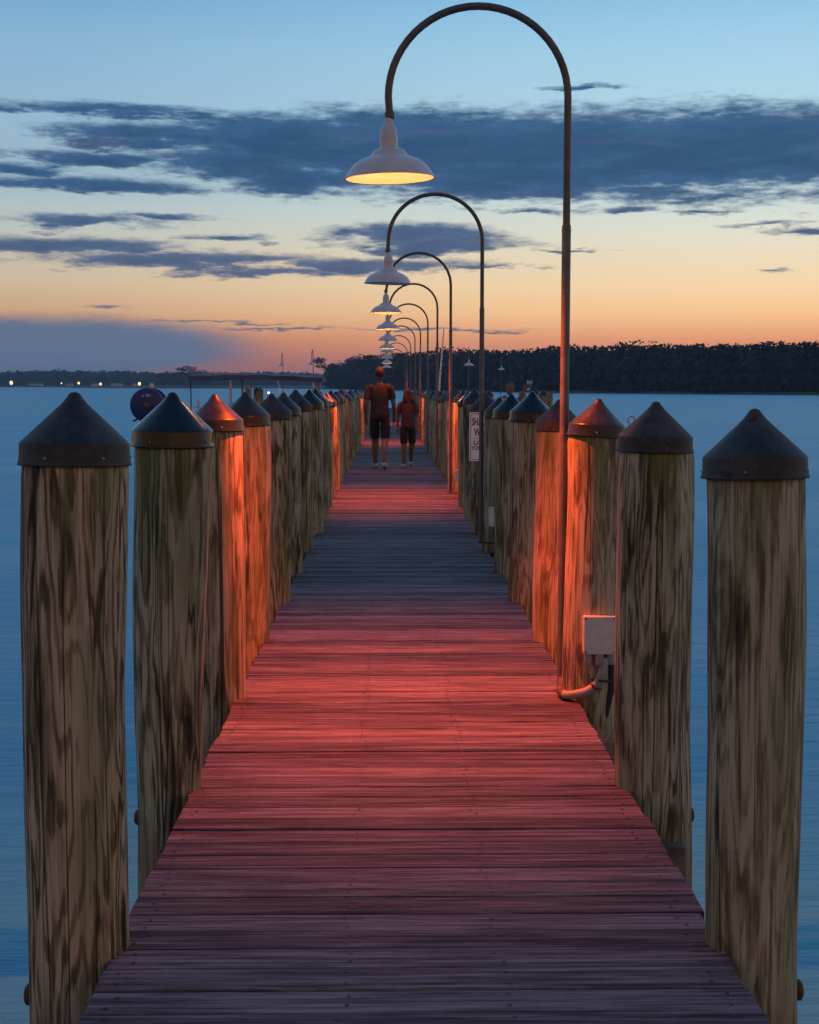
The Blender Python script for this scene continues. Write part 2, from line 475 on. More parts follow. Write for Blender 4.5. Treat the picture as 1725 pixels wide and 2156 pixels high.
# ------------------------------------------------------------------ mesh builder
class MB:
    def __init__(self):
        self.v, self.f, self.mi, self.sm, self.attr = [], [], [], [], []

    def add(self, vs, fs, mi=0, smooth=False, a=0.0):
        o = len(self.v)
        self.v += [tuple(p) for p in vs]
        for f in fs:
            self.f.append(tuple(i + o for i in f))
            self.mi.append(mi)
            self.sm.append(smooth)
            self.attr.append(a)
        return self

    def box(self, c, s, mi=0, rot=None, bev=0.0, a=0.0):
        hx, hy, hz = s[0] / 2, s[1] / 2, s[2] / 2
        if bev <= 0:
            vs = [Vector((x, y, z)) for x in (-hx, hx) for y in (-hy, hy) for z in (-hz, hz)]
            fs = [(0, 1, 3, 2), (4, 6, 7, 5), (0, 4, 5, 1), (2, 3, 7, 6), (0, 2, 6, 4), (1, 5, 7, 3)]
        else:   # chamfer every edge: 24 vertices
            vs, idx = [], {}
            for sx in (-1, 1):
                for sy in (-1, 1):
                    for sz in (-1, 1):
                        for ax in range(3):
                            q = [sx * (hx - bev), sy * (hy - bev), sz * (hz - bev)]
                            q[ax] = (sx, sy, sz)[ax] * (hx, hy, hz)[ax]
                            idx[(sx, sy, sz, ax)] = len(vs)
                            vs.append(Vector(q))
            fs = []
            for ax in range(3):
                b, c_ = (ax + 1) % 3, (ax + 2) % 3
                for s_ in (-1, 1):
                    loop = []
                    for (u, w) in ((-1, -1), (1, -1), (1, 1), (-1, 1)):
                        k = [0, 0, 0]
                        k[ax], k[b], k[c_] = s_, u, w
                        loop.append(idx[(*k, ax)])
                    fs.append(tuple(loop if s_ > 0 else loop[::-1]))
                # edges parallel to ax
                for u in (-1, 1):
                    for w in (-1, 1):
                        k0, k1 = [0, 0, 0], [0, 0, 0]
                        k0[ax], k1[ax] = -1, 1
                        k0[b] = k1[b] = u
                        k0[c_] = k1[c_] = w
                        q = (idx[(*k0, b)], idx[(*k1, b)], idx[(*k1, c_)], idx[(*k0, c_)])
                        fs.append(q if u * w > 0 else q[::-1])
            for sx in (-1, 1):
                for sy in (-1, 1):
                    for sz in (-1, 1):
                        q = tuple(idx[(sx, sy, sz, ax)] for ax in range(3))
                        fs.append(q if sx * sy * sz > 0 else q[::-1])
        if rot is not None:
            vs = [rot @ p for p in vs]
        c = Vector(c)
        return self.add([p + c for p in vs], fs, mi, False, a)

    def tube(self, pts, rad, seg=12, mi=0, caps=True, smooth=True):
        pts = [Vector(p) for p in pts]
        if not isinstance(rad, (list, tuple)):
            rad = [rad] * len(pts)
        vs, fs = [], []
        prev = None
        for i, p in enumerate(pts):
            d = (pts[min(i + 1, len(pts) - 1)] - pts[max(i - 1, 0)])
            if d.length < 1e-9:
                d = Vector((0, 0, 1))
            d.normalize()
            if prev is None:
                ref = Vector((0, 1, 0)) if abs(d.y) < .9 else Vector((1, 0, 0))
                u = d.cross(ref).normalized()
            else:
                u = (prev - d * prev.dot(d)).normalized()
            prev = u
            w = d.cross(u)
            for k in range(seg):
                a = 2 * math.pi * k / seg
                vs.append(p + (u * math.cos(a) + w * math.sin(a)) * rad[i])
        n = len(pts)
        for i in range(n - 1):
            for k in range(seg):
                k2 = (k + 1) % seg
                fs.append((i * seg + k, i * seg + k2, (i + 1) * seg + k2, (i + 1) * seg + k))
        self.add(vs, fs, mi, smooth)
        if caps:
            self.add(vs[:seg], [tuple(range(seg))[::-1]], mi)
            self.add(vs[-seg:], [tuple(range(seg))], mi)
        return self

    def lathe(self, prof, seg=32, mi=0, c=(0, 0, 0), rot=None, smooth=True):
        """prof: (radius, z) from one end to the other; normals outward when z rises on the outside."""
        vs, fs = [], []
        c = Vector(c)
        for (r, z) in prof:
            for k in range(seg):
                a = 2 * math.pi * k / seg
                p = Vector((r * math.cos(a), r * math.sin(a), z))
                vs.append((rot @ p if rot is not None else p) + c)
        for i in range(len(prof) - 1):
            for k in range(seg):
                k2 = (k + 1) % seg
                fs.append((i * seg + k, i * seg + k2, (i + 1) * seg + k2, (i + 1) * seg + k))
        return self.add(vs, fs, mi, smooth)

    def ball(self, c, r, seg=16, rings=10, mi=0, rot=None):
        rx, ry, rz = r if isinstance(r, (tuple, list)) else (r, r, r)
        vs, fs = [], []
        for i in range(rings + 1):
            th = math.pi * i / rings
            for k in range(seg):
                a = 2 * math.pi * k / seg
                p = Vector((rx * math.sin(th) * math.cos(a), ry * math.sin(th) * math.sin(a), -rz * math.cos(th)))
                vs.append((rot @ p if rot is not None else p) + Vector(c))
        for i in range(rings):
            for k in range(seg):
                k2 = (k + 1) % seg
                fs.append((i * seg + k, i * seg + k2, (i + 1) * seg + k2, (i + 1) * seg + k))
        return self.add(vs, fs, mi, True)

    def mesh(self, name, mats, attr=None):
        me = bpy.data.meshes.new(name)
        me.from_pydata(self.v, [], self.f)
        for m in mats:
            me.materials.append(m)
        me.polygons.foreach_set('material_index', self.mi)
        me.polygons.foreach_set('use_smooth', self.sm)
        if attr:
            a = me.attributes.new(attr, 'FLOAT', 'FACE')
            a.data.foreach_set('value', self.attr)
        me.update()
        return me

    def build(self, name, mats, parent=None, attr=None, loc=None):
        if not isinstance(mats, (list, tuple)):
            mats = [mats]
        o = bpy.data.objects.new(name, self.mesh(name, mats, attr))
        C.objects.link(o)
        if parent is not None:
            o.parent = parent
        if loc is not None:
            o.location = loc
        return o


def tag(o, label=None, cat=None, group=None, kind=None):
    if label:
        o['label'] = label
    if cat:
        o['category'] = cat
    if group:
        o['group'] = group
    if kind:
        o['kind'] = kind
    return o


def thing(name, label, cat, loc=(0, 0, 0), rz=0.0, group=None):
    o = bpy.data.objects.new(name, None)
    C.objects.link(o)
    o.empty_display_size = .2
    o.location = loc
    o.rotation_euler = (0, 0, rz)
    return tag(o, label, cat, group)


ORD = ['first', 'second', 'third', 'fourth', 'fifth', 'sixth', 'seventh', 'eighth', 'ninth', 'tenth', 'eleventh',
       'twelfth', 'thirteenth', 'fourteenth', 'fifteenth', 'sixteenth', 'seventeenth', 'eighteenth']

# ------------------------------------------------------------------ setting: water
WZ = -1.22
wb = MB()
xs = [-9000, 9000]
wb.add([(-9000, -400, 0), (9000, -400, 0), (9000, 12000, 0), (-9000, 12000, 0)], [(0, 1, 2, 3)])
water = wb.build('water', M['water'], loc=(0, 0, WZ))
tag(water, kind='structure')

# ------------------------------------------------------------------ the pier: boards, stringers, cross beams
XL = atz(820.5 - .4915 * 889, 1700, 0).x
XR = atz(820.5 + .5955 * 889, 1700, 0).x
S = 1.524
Y0 = 3.67
PIER_END = 93.0
pier = thing('wooden_pier', 'long straight pier of weathered grey boards running out over the water', 'pier', (0, 0, 0))
db = MB()
pitch = S / 12.0
y = .6
rnd = random.Random(3)
nb = 0
nails = MB()
while y < PIER_END:
    w = pitch - rnd.uniform(.002, .0055)
    l = XL + rnd.uniform(-.007, .007)
    r = XR + rnd.uniform(-.007, .009)
    dzb = rnd.uniform(-.004, .002)
    tilt = Euler((rnd.uniform(-.02, .02), rnd.uniform(-.0016, .0016), rnd.uniform(-.0022, .0022))).to_matrix()
    a = rnd.random()
    c = ((l + r) / 2, y + pitch / 2, -.019 + dzb)
    near = y < 14
    db.box(c, (r - l, w, .038), rot=tilt, bev=.003 if near else 0.0, a=a)
    if near:
        for xx in (XL + .06, XL + .62, XR - .60, XR - .07):
            for q in (-.03, .03):
                px_, py_ = xx + rnd.uniform(-.015, .015), c[1] + q + rnd.uniform(-.008, .008)
                nails.add([(px_ +   .006 * math.cos(t * 1.0472), py_ + .006 * math.sin(t * 1.0472), dzb + .0022) for t in range(6)], [tuple(range(6))])
    y += pitch
    nb += 1
deck = db.build('decking', M['deck'], pier, attr='board')
nails.build('nail_heads', plain('dark_nail', (.02, .018, .018), .6), pier)
for xx in (XL + .09, (XL + XR) / 2, XR - .09):
    MB().box((xx, PIER_END / 2 + .3, -.0395 - .07), (.05, PIER_END - .8, .135)).build('stringer', M['beam'], pier)

# ------------------------------------------------------------------ pilings
XPL = atz(166, 1990, 0).x
XPR = atz(1586, 1985, 0).x


def shaft_mesh(rt, rd, ztop, lean, seed, seg, rings, bulge=1.0, zcap=9, rcap=9):
    rr = random.Random(seed)
    ph = [rr.uniform(0, 6.28) for _ in range(8)]
    zs = [WZ - .5 + (ztop - WZ + .5) * i / rings for i in range(rings + 1)]
    mb = MB()
    vs, fs = [], []
    for z in zs:
        tt = z / ztop
        r0 = rd + (rt - rd) * tt if tt > 0 else rd - .004 * (-z)
        r0 *= 1 + bulge * (.010 * math.sin(z * 5.1 + ph[0]) + .007 * math.sin(z * 11.3 + ph[1]))
        cx = lean[0] * z + .006 * bulge * math.sin(z * 3.3 + ph[2])
        cy = lean[1] * z
        for k in range(seg):
            a = 2 * math.pi * k / seg
            r = r0 * (1 + bulge * (.010 * math.sin(2 * a + ph[3] + z) + .006 * math.sin(3 * a + ph[4] - 1.7 * z) + .004 * math.sin(7 * a + ph[5] + .6 * z)))
            if z > zcap - .03:
                r = min(r, rcap)
            vs.append((cx + r * math.cos(a), cy + r * math.sin(a), z))
    for i in range(rings):
        for k in range(seg):
            k2 = (k + 1) % seg
            fs.append((i * seg + k, i * seg + k2, (i + 1) * seg + k2, (i + 1) * seg + k))
    fs.append(tuple(rings * seg + k for k in range(seg)))
    mb.add(vs, fs, 0, True)
    return mb


def cap_mesh(rc, seg, cone=.93, band=.40):
    """z = 0 at the lower rim, apex on top; thin walled."""
    bh, ch = rc * band, rc * cone
    rb = rc * .975
    pr = [(rc * .95, 0.0), (rc * 1.012, 0.0), (rc * 1.004, bh * .08), (rb, bh * .35), (rb, bh * .93), (rb * .992, bh), (rb * .972, bh + ch * .025)]
    for i in range(1, 9):
        t_ = i / 9
        pr.append((rb * .972 * (1 - t_) + rc * .13 * t_, bh + ch * (.025 + .83 * t_)))
    for a in (15, 35, 55, 75):
        pr.append((rc * .12 * math.cos(R(a)) + .001, bh + ch * .855 + rc * .10 * math.sin(R(a)) + rc * .015))
    pr.append((.0004, bh + ch * .855 + rc * .118))
    inner = [(.0005, bh + ch * .8), (rc * .95, bh * .95), (rc * .95, 0.0)]
    mb = MB()
    mb.lathe(inner + pr[1:], seg)
    return mb, bh + ch * .855 + rc * .118


# apex pixel, cap radius (px), shaft radius at top / at deck (px), cap finish, tilt
NEARL = {0: (157, 825, 117, 112, 104, 'cap_old'), 1: (365, 825, 87, 83, 67, 'cap_new'), 2: (453.5, 829, 60.5, 60, 57, 'cap_mid'),
         3: (517, 825, 53, 51, 47, 'cap_mid'), 4: (574, 828, 42.5, 40, 40, 'cap_old'), 5: (597, 826, 37.5, 36, 36, 'cap_mid'),
         6: (623, 820, 35, 33, 33, 'cap_old'), 7: (652, 820, 31.5, 30, 30, 'cap_new'), 8: (664, 818, 29.5, 28, 28, 'cap_mid')}
NEARR = {0: (1590, 860, 112, 103, 97, 'cap_old'), 1: (1379, 845, 81, 79, 79, 'cap_old'), 2: (1256.5, 838.5, 62, 61, 61, 'cap_mid'),
         3: (1177, 841, 50, 49, 50, 'cap_old'), 4: (1119.5, 824, 48, 45, 43, 'cap_new'), 5: (1076, 829, 39.5, 38, 36, 'cap_new'),
         6: (1051, 836, 33, 32, 32, 'cap_mid'), 7: (1022, 825.5, 33.5, 32, 32, 'cap_old')}
LOOKS = {('L', 0): 'thick weathered piling at the front left with dull black cone cap',
         ('L', 1): 'mottled leaning piling, second of the left row, with shiny black cap',
         ('L', 2): 'knotted piling with orange lit cap, third of the left row',
         ('L', 3): 'orange lit piling with plain dark cap, fourth of the left row',
         ('R', 0): 'brown cracked piling at the front right with mossy drips under its cap',
         ('R', 1): 'green stained piling between the junction box and the front right piling',
         ('R', 2): 'piling that carries the large junction box, its cap lit orange',
         ('R', 3): 'pinkish lit piling half hidden behind the nearest lamp post',
         ('R', 4): 'right row piling with glossy cap reflecting gold, beyond the nearest lamp post',
         ('R', 7): 'piling that carries the white warning sign'}
PIN = {}
NPIL = 36
fin = random.Random(11)
shared = {}


def piling(sd, k):
    Y = Y0 + S * k
    near = (NEARL if sd == 'L' else NEARR).get(k)
    xdef = XPL if sd == 'L' else XPR
    word = 'left' if sd == 'L' else 'right'
    grp = 'capped pilings of the %s row' % word
    if (sd, k) in LOOKS:
        lab = LOOKS[(sd, k)]
    elif k < 16:
        lab = '%s piling of the %s row counted from the front, with black cone cap' % (ORD[k], word)
    else:
        lab = 'tiny far piling near the far end of the %s row' % word
    zc = Y * math.cos(PITCH)
    rr = random.Random((k + 1) * (17 if sd == 'L' else 29))
    if near:
        ax, ay, cr, st, sdk, fn = near
        ap = at(ax, ay, Y)
        rc, rt, rd = cr * zc / FPX, st * zc / FPX, sdk * (zc + .12) / FPX
        if sd == 'L' and k == 0:
            xd = atz(166, 1990, 0).x
        elif sd == 'L' and k == 1:
            xd = at(357, 1650, Y).x
        elif sd == 'R' and k == 0:
            xd = atz(1586, 1985, 0).x
        elif sd == 'R' and k == 1:
            xd = at(1377, 1650, Y).x
        else:
            xd = (ap.x + xdef) / 2
    else:
        rc = rr.uniform(.127, .14)
        rt, rd = rc * .95, rc * rr.uniform(.88, .95)
        xd = xdef + rr.uniform(-.012, .012)
        drop = min(.12, max(0, (k - 8) * .0045))
        ap = Vector((xd + rr.uniform(-.02, .02), Y, 1.43 + rr.uniform(-.035, .03) - drop))
        fn = rr.choice(['cap_old', 'cap_mid', 'cap_mid', 'cap_new'])
    root = thing('piling', lab, 'piling', (xd, Y, 0), 0, grp)
    seg = 56 if k < 4 else (36 if k < 10 else 16)
    rings = 40 if k < 4 else (24 if k < 10 else 8)
    lean = ((ap.x - xd) / ap.z, rr.uniform(-.004, .004))
    cm, ch = cap_mesh(rc, 64 if k < 4 else (36 if k < 10 else 16))
    zr = ap.z - ch                     # lower rim
    sh = shaft_mesh(rt, rd, zr + rc * .3, lean, (k + 1) * (3 if sd == 'L' else 5), seg, rings, 1.0 if k < 12 else .6, zr, rc * .925)
    sh.build('shaft', M['pile'], root)
    cap = cm.build('cap', M[fn], root)
    cap.location = (lean[0] * zr, lean[1] * zr, zr)
    tl = {('R', 2): (0.0, R(-4.0)), ('R', 1): (0.0, R(1.0)), ('L', 0): (R(1), R(.8))}.get((sd, k), (R(rr.uniform(-1.8, 1.8)), R(rr.uniform(-2.2, 2.2))))
    cap.rotation_euler = (tl[0], tl[1], rr.uniform(0, 6.28))
    if k < 8:
        for q in range(5):
            a = q * 2 * math.pi / 5 + rr.uniform(-.2, .2)
            n_ = MB().lathe([(.0045, .0), (.0042, .002), (.0005, .003)], 8, rot=Euler((0, R(90), a)).to_matrix(),
                            c=(rc * .995 * math.cos(a), rc * .995 * math.sin(a), rc * .14))
            n_.build('nail', M['nail'], cap)
    if k < 4:   # bolt head and washer on the outer face, below the deck
        s_ = -1 if sd == 'L' else 1
        zb = {0: -.13, 1: -.12}.get(k, -.15)
        MB().lathe([(.001, -.01), (.028, -.01), (.028, .004), (.020, .010), (.001, .012)], 16, rot=Euler((0, R(90 * s_), 0)).to_matrix(),
                   c=(s_ * (rd * .99) + lean[0] * zb, 0, zb)).build('bolt', M['rust'], root)
    PIN[(sd, k)] = (Vector((xd, Y, 0)), rd, rt, zr, ap, rc, lean)
    return root


for k in range(NPIL):
    for sd in 'LR':
        piling(sd, k)
# cross beams bolted in pairs to every bent
for k in range(NPIL):
    Y = Y0 + S * k
    for s_ in (-1, 1):
        if k > 11:
            continue
        MB().box(((XPL + XPR) / 2 + .05, Y + s_ * .175, -.178 - .11), (XPR - XPL + .09, .06, .22)).build('cross_beam', M['beam'], pier)
# wire hook on the third right piling
p, rd, rt, zr, ap, rc, ln = PIN[('R', 2)]
hk = at(1329, 884, p.y)
hook = MB()
hook.tube([hk + Vector((.016 * math.cos(R(t)), 0, .016 * math.sin(R(t)))) for t in range(-60, 245, 15)] , .0025, 6)
hook.tube([hk + Vector((-.007, 0, -.014)), hk + Vector((-.02, 0, -.05)), Vector((p.x + rc * .92, p.y, zr + .02))], .0025, 6)
tag(hook.build('wire_hook', M['pipe_dark']), 'small wire loop hook on the rim of the orange lit cap at right', 'hook')

# ------------------------------------------------------------------ gooseneck pier lamps
K = size(1.0, 6.69)      # one photo unit at the first lamp, in metres
lampP = at(1182, 1455, 6.80)
top_r = at(1196, 205, 6.80)
top_l = at(818, 240, 6.80)
crown = at(1007, 20, 6.80)
rim0 = at(821, 376, 6.80)
split = at(1190, 480, 6.80)
REACH = (top_r.x - top_l.x)
LAMP_COL = (1.0, .092, .001)
lights = {}


def light_data(power):
    if power not in lights:
        l = bpy.data.lights.new('lamp_glow', 'SPOT')
        l.color = LAMP_COL
        l.energy = power
        l.spot_size = R(120)
        l.spot_blend = 1.0
        l.shadow_soft_size = .03
        lights[power] = l
    return lights[power]


def lamp(loc, zrim, power, label, group, lean=.0, rz=0.0, detail=2, reach=REACH, cat='lamp post', zb=0.0, shx=0.0):
    """local frame: pole at the origin, arm bends to -x."""
    seg = 16 if detail == 2 else (10 if detail == 1 else 8)
    root = thing('pier_lamp', label, cat, loc, rz, group)
    dz = zrim - rim0.z
    zs = top_r.z + dz                       # where the bend starts
    zsp = split.z + dz
    r1, r2 = 9.6 * K, 7.9 * K
    X = lambda z: lean * z                  # the pole leans a little
    MB().tube([(X(zb + .02), 0, zb + .02), (X(zsp * .5), 0, zsp * .5), (X(zsp), 0, zsp)], r1, seg).build('pole', M['pipe'], root)
    MB().tube([(X(zsp - .02), 0, zsp - .02), (X(zsp + .012), 0, zsp + .012)], [r1 * 1.06, r1 * .98], seg).build('sleeve', M['pipe_dark'], root)
    hr = reach / 2
    xr = X(zs)
    pts = [(X(zsp), 0, zsp + .005), (X((zsp + zs) / 2), 0, (zsp + zs) / 2)]
    n = 28 if detail == 2 else 14
    for i in range(n + 1):
        a = math.pi * i / n
        pts.append((xr - hr + hr * math.cos(a), 0, zs + hr * .985 * math.sin(a)))
    zn = zrim + 130 * K
    pts.append((xr - reach + shx, 0, zn))
    MB().tube(pts, r2, seg).build('gooseneck_arm', M['pipe_dark'], root)
    xs = xr - reach + shx
    MB().lathe([(.001, -7 * K), (10 * K, -7 * K), (10.5 * K, -5 * K), (10.5 * K, 5 * K), (10 * K, 7 * K), (.001, 7 * K)], seg, c=(xs, 0, zn)).build('coupler', M['pipe_dark'], root)
    seg2 = 48 if detail == 2 else (28 if detail == 1 else 14)
    out = [(93.0, 0), (95.5, -1), (95.5, 1.5), (93, 4), (89, 12), (83, 21), (74, 30), (62, 38), (50, 43), (41.5, 46.5), (39, 47.5), (38, 49),
           (36.5, 53), (32, 57.5), (25, 61), (19.8, 63), (18.8, 66), (18.6, 86), (18.8, 87), (17.6, 89), (17.4, 101), (16, 105), (12.4, 109), (9.2, 111), (9.0, 124)]
    inn = [(.2, 52), (34, 48), (60, 37), (72, 29), (81, 20), (87, 11.5), (91, 4), (93, 0)]
    shade = MB().lathe([(r_ * K, z_ * K) for r_, z_ in out], seg2).build('lamp_shade', M['enamel'], root)
    shade.location = (xs, 0, zrim)
    tl = random.Random(int(loc[1] * 10)).uniform(-1.5, 1.5)
    shade.rotation_euler = (R(-2.0 if (power > 0 and loc[1] > 8) else .6), R(-1.4 if detail == 2 and loc[1] < 8 else tl), 0)
    MB().lathe([(r_ * K, z_ * K) for r_, z_ in inn], seg2).build('reflector', M['enamel_in'], shade)
    lit = power > 0
    bulb = MB().lathe([(.3 * K, 48 * K), (8 * K, 46 * K), (9 * K, 40 * K), (15 * K, 33 * K), (14 * K, 27 * K), (8 * K, 23 * K), (.3 * K, 21.5 * K)][::-1], 14)
    bulb.build('bulb', M['bulb_lit' if lit else 'bulb_off'], shade)
    if lit:
        lo = bpy.data.objects.new('lamp_glow', light_data(power))
        C.objects.link(lo)
        lo.parent = shade
        lo.location = (0, 0, 15 * K)
    return root


P0 = 900.0
prow = [  # rim y (px), shade x (px), power
    (376, 821, P0), (597, 817, 0), (659.6, 813, P0), (693.5, 817, P0 * .09), (717, 817, 0), (734, 814.5, P0 * .8), (741.5, 815, 0),
    (755, 815, 0), (765, 822, P0), (774.6, 825, 0)]
pole_px = [1188, 1014.5, 949, 921, 901, 885.5, 874, 865, 858, 853]
why = ['nearest lamp post of the pier, with brightly lit shade above the red boards',
       'second lamp post of the pier, unlit, in front of the warning sign',
       'third lamp post from the front, lit, with reddish pole', 'fourth lamp post from the front, dimly lit',
       'fifth lamp post from the front, unlit', 'sixth lamp post from the front, its shade lit', 'seventh lamp post from the front, unlit',
       'eighth lamp post from the front, unlit', 'ninth lamp post from the front, small bright lit shade', 'tenth and last lamp post of the row, unlit']
for j, (ry, sx, pw) in enumerate(prow):
    Y = 6.80 + 6.096 * j
    rim = at(sx, ry, Y)
    if j == 0:
        base = Vector((lampP.x, Y, 0))
        lean = (top_r.x - lampP.x) / top_r.z
        reach = REACH
        shx = rim.x - top_l.x
    else:
        base = Vector((lampP.x + (.0 if j != 2 else -.03), Y, 0))
        pm = at(pole_px[j], 790, Y)
        base.x = pm.x - .0
        lean = 0.0
        reach = REACH
        shx = max(-.05, min(.05, rim.x - (base.x - REACH)))
    lamp(base, rim.z, pw, why[j], 'gooseneck lamps along the pier', lean, 0.0, 2 if j < 2 else (1 if j < 5 else 0), reach, zb=0.03 if j < 3 else 0, shx=shx)

# lamps on the docks beyond, arms pointing towards the camera
for (sx, ry, Y, pw, lab, rz) in ((989, 770, 61, 0, 'white shaded lamp on orange lit pole at right, before the dark woods', R(88)),
                                 (1057, 779, 92, 0, 'smaller white shaded lamp on thin pale pole, right of the other dock lamp', R(88)),
                                 (658, 768, 75, 0, 'lamp on orange lit pole beside the lone pine at left', R(88)),
                                 (594, 771, 88, 0, 'small dark lamp standing above the boat canopy', R(88))):
    rim = at(sx, ry, Y)
    bx = rim.x
    lamp((bx, Y + REACH, 0), rim.z, pw, lab, 'gooseneck lamps on the farther docks', 0, rz, 0, REACH, zb=-.0)

# side docks carrying those lamps
def side_dock(x0, x1, y0, y1, label):
    root = thing('side_dock', label, 'dock', (0, 0, 0), 0, 'side docks')
    b = MB()
    n = int((x1 - x0) / .14)
    for i in range(n):
        b.box((x0 + (i + .5) * .14, (y0 + y1) / 2, -.02), (.132, y1 - y0, .038), a=random.random())
    b.build('decking', M['deck'], root, attr='board')
    for yy in (y0 + .08, y1 - .08):
        MB().box(((x0 + x1) / 2, yy, -.10), (x1 - x0, .05, .12)).build('stringer', M['beam'], root)
    q = MB()
    m = max(2, int((x1 - x0) / 2.5) + 1)
    for i in range(m):
        for yy in (y0 + .15, y1 - .15):
            q.tube([(x0 + .2 + (x1 - x0 - .4) * i / (m - 1), yy, WZ - .5), (x0 + .2 + (x1 - x0 - .4) * i / (m - 1), yy, -.05)], .11, 8)
    q.build('support_posts', M['pile'], root)
    return root


side_dock(XPR + .15, 5.0, 60.6, 62.8, 'side dock off the right of the pier below the orange pole lamp')
side_dock(-5.5, XPL - .15, 74.6, 76.8, 'side dock off the left of the pier below the lamp by the pine')
side_dock(-8.5, 9.0, 88.1, 93.6, 'cross dock at the far end of the pier') if False else None
side_dock(-8.5, -.95, 87.9, 90.2, 'far side dock at left below the small dark lamp')
side_dock(1.15, 9.0, 91.6, 94.0, 'far side dock at right below the small pale lamp')

# ------------------------------------------------------------------ junction boxes and conduit at the lamp posts
def screw(c, parent):
    MB().lathe([(.0055, 0), (.005, .003), (.001, .0035)], 10, rot=Euler((R(90), 0, 0)).to_matrix(), c=c).build('screw', M['black'], parent)


def box_unit(px0, px1, py0, py1, Y, label, full):
    a, b_ = at(px0, py1, Y), at(px1, py0, Y)
    w, h = b_.x - a.x, b_.z - a.z
    root = thing('junction_box', label, 'junction box', (a.x + w / 2, Y, a.z), 0, 'junction boxes at the lamp posts')
    MB().box((0, .035, h / 2), (w * .97, .06, h * .97), bev=.006).build('body', M['plastic'], root)
    MB().box((0, -.001, h / 2), (w, .012, h), bev=.004).build('lid', M['plastic'], root)
    for sx in (-1, 1):
        for sz in (0, 1):
            screw((sx * (w / 2 - .011), -.0072, .011 + sz * (h - .022)), root)
    L = lambda px, py, yy: at(px, py, yy) - Vector((a.x + w / 2, Y, a.z))
    if full:
        for xx in (-.048, .0, .052):
            MB().lathe([(.017, -.055), (.021, -.05), (.021, 0.0)], 14, c=(xx, .03 if xx else .012, .002)).build('fitting', M['conduit'], root)
        # grey conduit sweeping from the box down to the pole foot
        pts = [L(1271, 1384, 6.56), L(1271, 1400, 6.56), L(1266, 1422, 6.55), L(1254, 1442, 6.56), L(1236, 1455, 6.56), L(1214, 1461, 6.57), L(1198, 1463, 6.58), L(1188, 1462, 6.60)]
        MB().tube(smooth(pts, 4), 9.2 * K, 14).build('conduit', M['conduit'], root)
        MB().tube([L(1183, 1430, 6.79), L(1182, 1446, 6.76), L(1183, 1456, 6.68), L(1188, 1462, 6.62), L(1200, 1463, 6.58)], [10 * K, 10.5 * K, 11 * K, 11 * K, 10 * K], 14).build('elbow', M['pipe_rust'], root)
        for (q0, q1) in (((1252, 1388), (1236, 1560)), ((1288, 1388), (1262, 1560))):
            MB().tube([L(q0[0], q0[1], 6.60), L(q0[0] - 1, q0[1] + 60, 6.60), L(q1[0], q1[1], 6.62), L(q1[0] - 12, q1[1] + 60, 6.66)], .018, 10).build('black_cable', M['black'], root)
        MB().tube(smooth([L(1203, 1424, 6.74), L(1225, 1428, 6.66), L(1262, 1433, 6.535), L(1296, 1436, 6.545)], 3), .0055, 6).build('strap', M['black'], root)
        MB().tube([L(1245, 1440, 6.53), L(1252, 1449, 6.52), L(1266, 1452, 6.56)], .005, 6).build('cable_tie', M['black'], root)
        MB().lathe([(.026, -.008), (.028, -.004), (.028, .004), (.026, .008)], 16, c=L(1184, 1432, 6.80)).build('pipe_clamp', M['pipe_rust'], root)
    else:
        MB().tube(smooth([(.02, .03, 0), (.02, .03, -.12), (-.02, .03, -.24), (-.10, .10, -.30), (-.155, .14, -.29)], 3), .022, 10).build('conduit', M['black'], root)
        MB().tube([(-.16, .03, -.14), (.05, -.01, -.15)], .008, 6).build('strap', M['black'], root)
    return root


def smooth(pts, n):
    out = []
    P = [Vector(p) for p in pts]
    for i in range(len(P) - 1):
        p0, p1, p2, p3 = P[max(0, i - 1)], P[i], P[i + 1], P[min(len(P) - 1, i + 2)]
        for k in range(n):
            t = k / n
            out.append(.5 * ((2 * p1) + (p2 - p0) * t + (2 * p0 - 5 * p1 + 4 * p2 - p3) * t * t + (3 * p1 - p0 - 3 * p2 + p3) * t ** 3))
    out.append(P[-1])
    return out


box_unit(1228, 1299, 1297, 1378, 6.545, 'large grey junction box with conduits beside the nearest lamp post', True)
box_unit(1029, 1062, 1068, 1109, 12.55, 'junction box behind the second lamp post, its right half hidden', False)
box_unit(958, 978, 989, 1015, 18.70, 'small junction box behind the third lamp post', False)

# ------------------------------------------------------------------ warning sign
def text_mesh(body, sz, bold=.0, sx=1.0, shear=0.0):
    cu = bpy.data.curves.new('letters', 'FONT')
    cu.body = body
    cu.size = sz
    cu.align_x = 'CENTER'
    cu.offset = bold
    cu.shear = shear
    cu.extrude = .0006
    o = bpy.data.objects.new('tmp', cu)
    C.objects.link(o)
    dg = bpy.context.evaluated_depsgraph_get()
    me = bpy.data.meshes.new_from_object(o.evaluated_get(dg))
    bpy.data.objects.remove(o)
    for v in me.vertices:
        v.co.x *= sx
    return me


YS = Y0 + S * 7 - .165
s0, s1 = at(988, 971, YS), at(1052, 868, YS)
sw, sh_ = s1.x - s0.x, s1.z - s0.z
sign = thing('warning_sign', 'white sign with red border reading SHALLOW WATER, partly behind the second lamp post', 'sign', (s0.x + sw / 2, YS, s0.z))


def rrect(w, h, r, n=5):
    o = []
    for (cx, cz, a0) in ((w / 2 - r, h / 2 - r, 0), (-w / 2 + r, h / 2 - r, 90), (-w / 2 + r, -h / 2 + r, 180), (w / 2 - r, -h / 2 + r, 270)):
        for i in range(n + 1):
            a = R(a0 + 90 * i / n)
            o.append((cx + r * math.cos(a), cz + r * math.sin(a)))
    return o


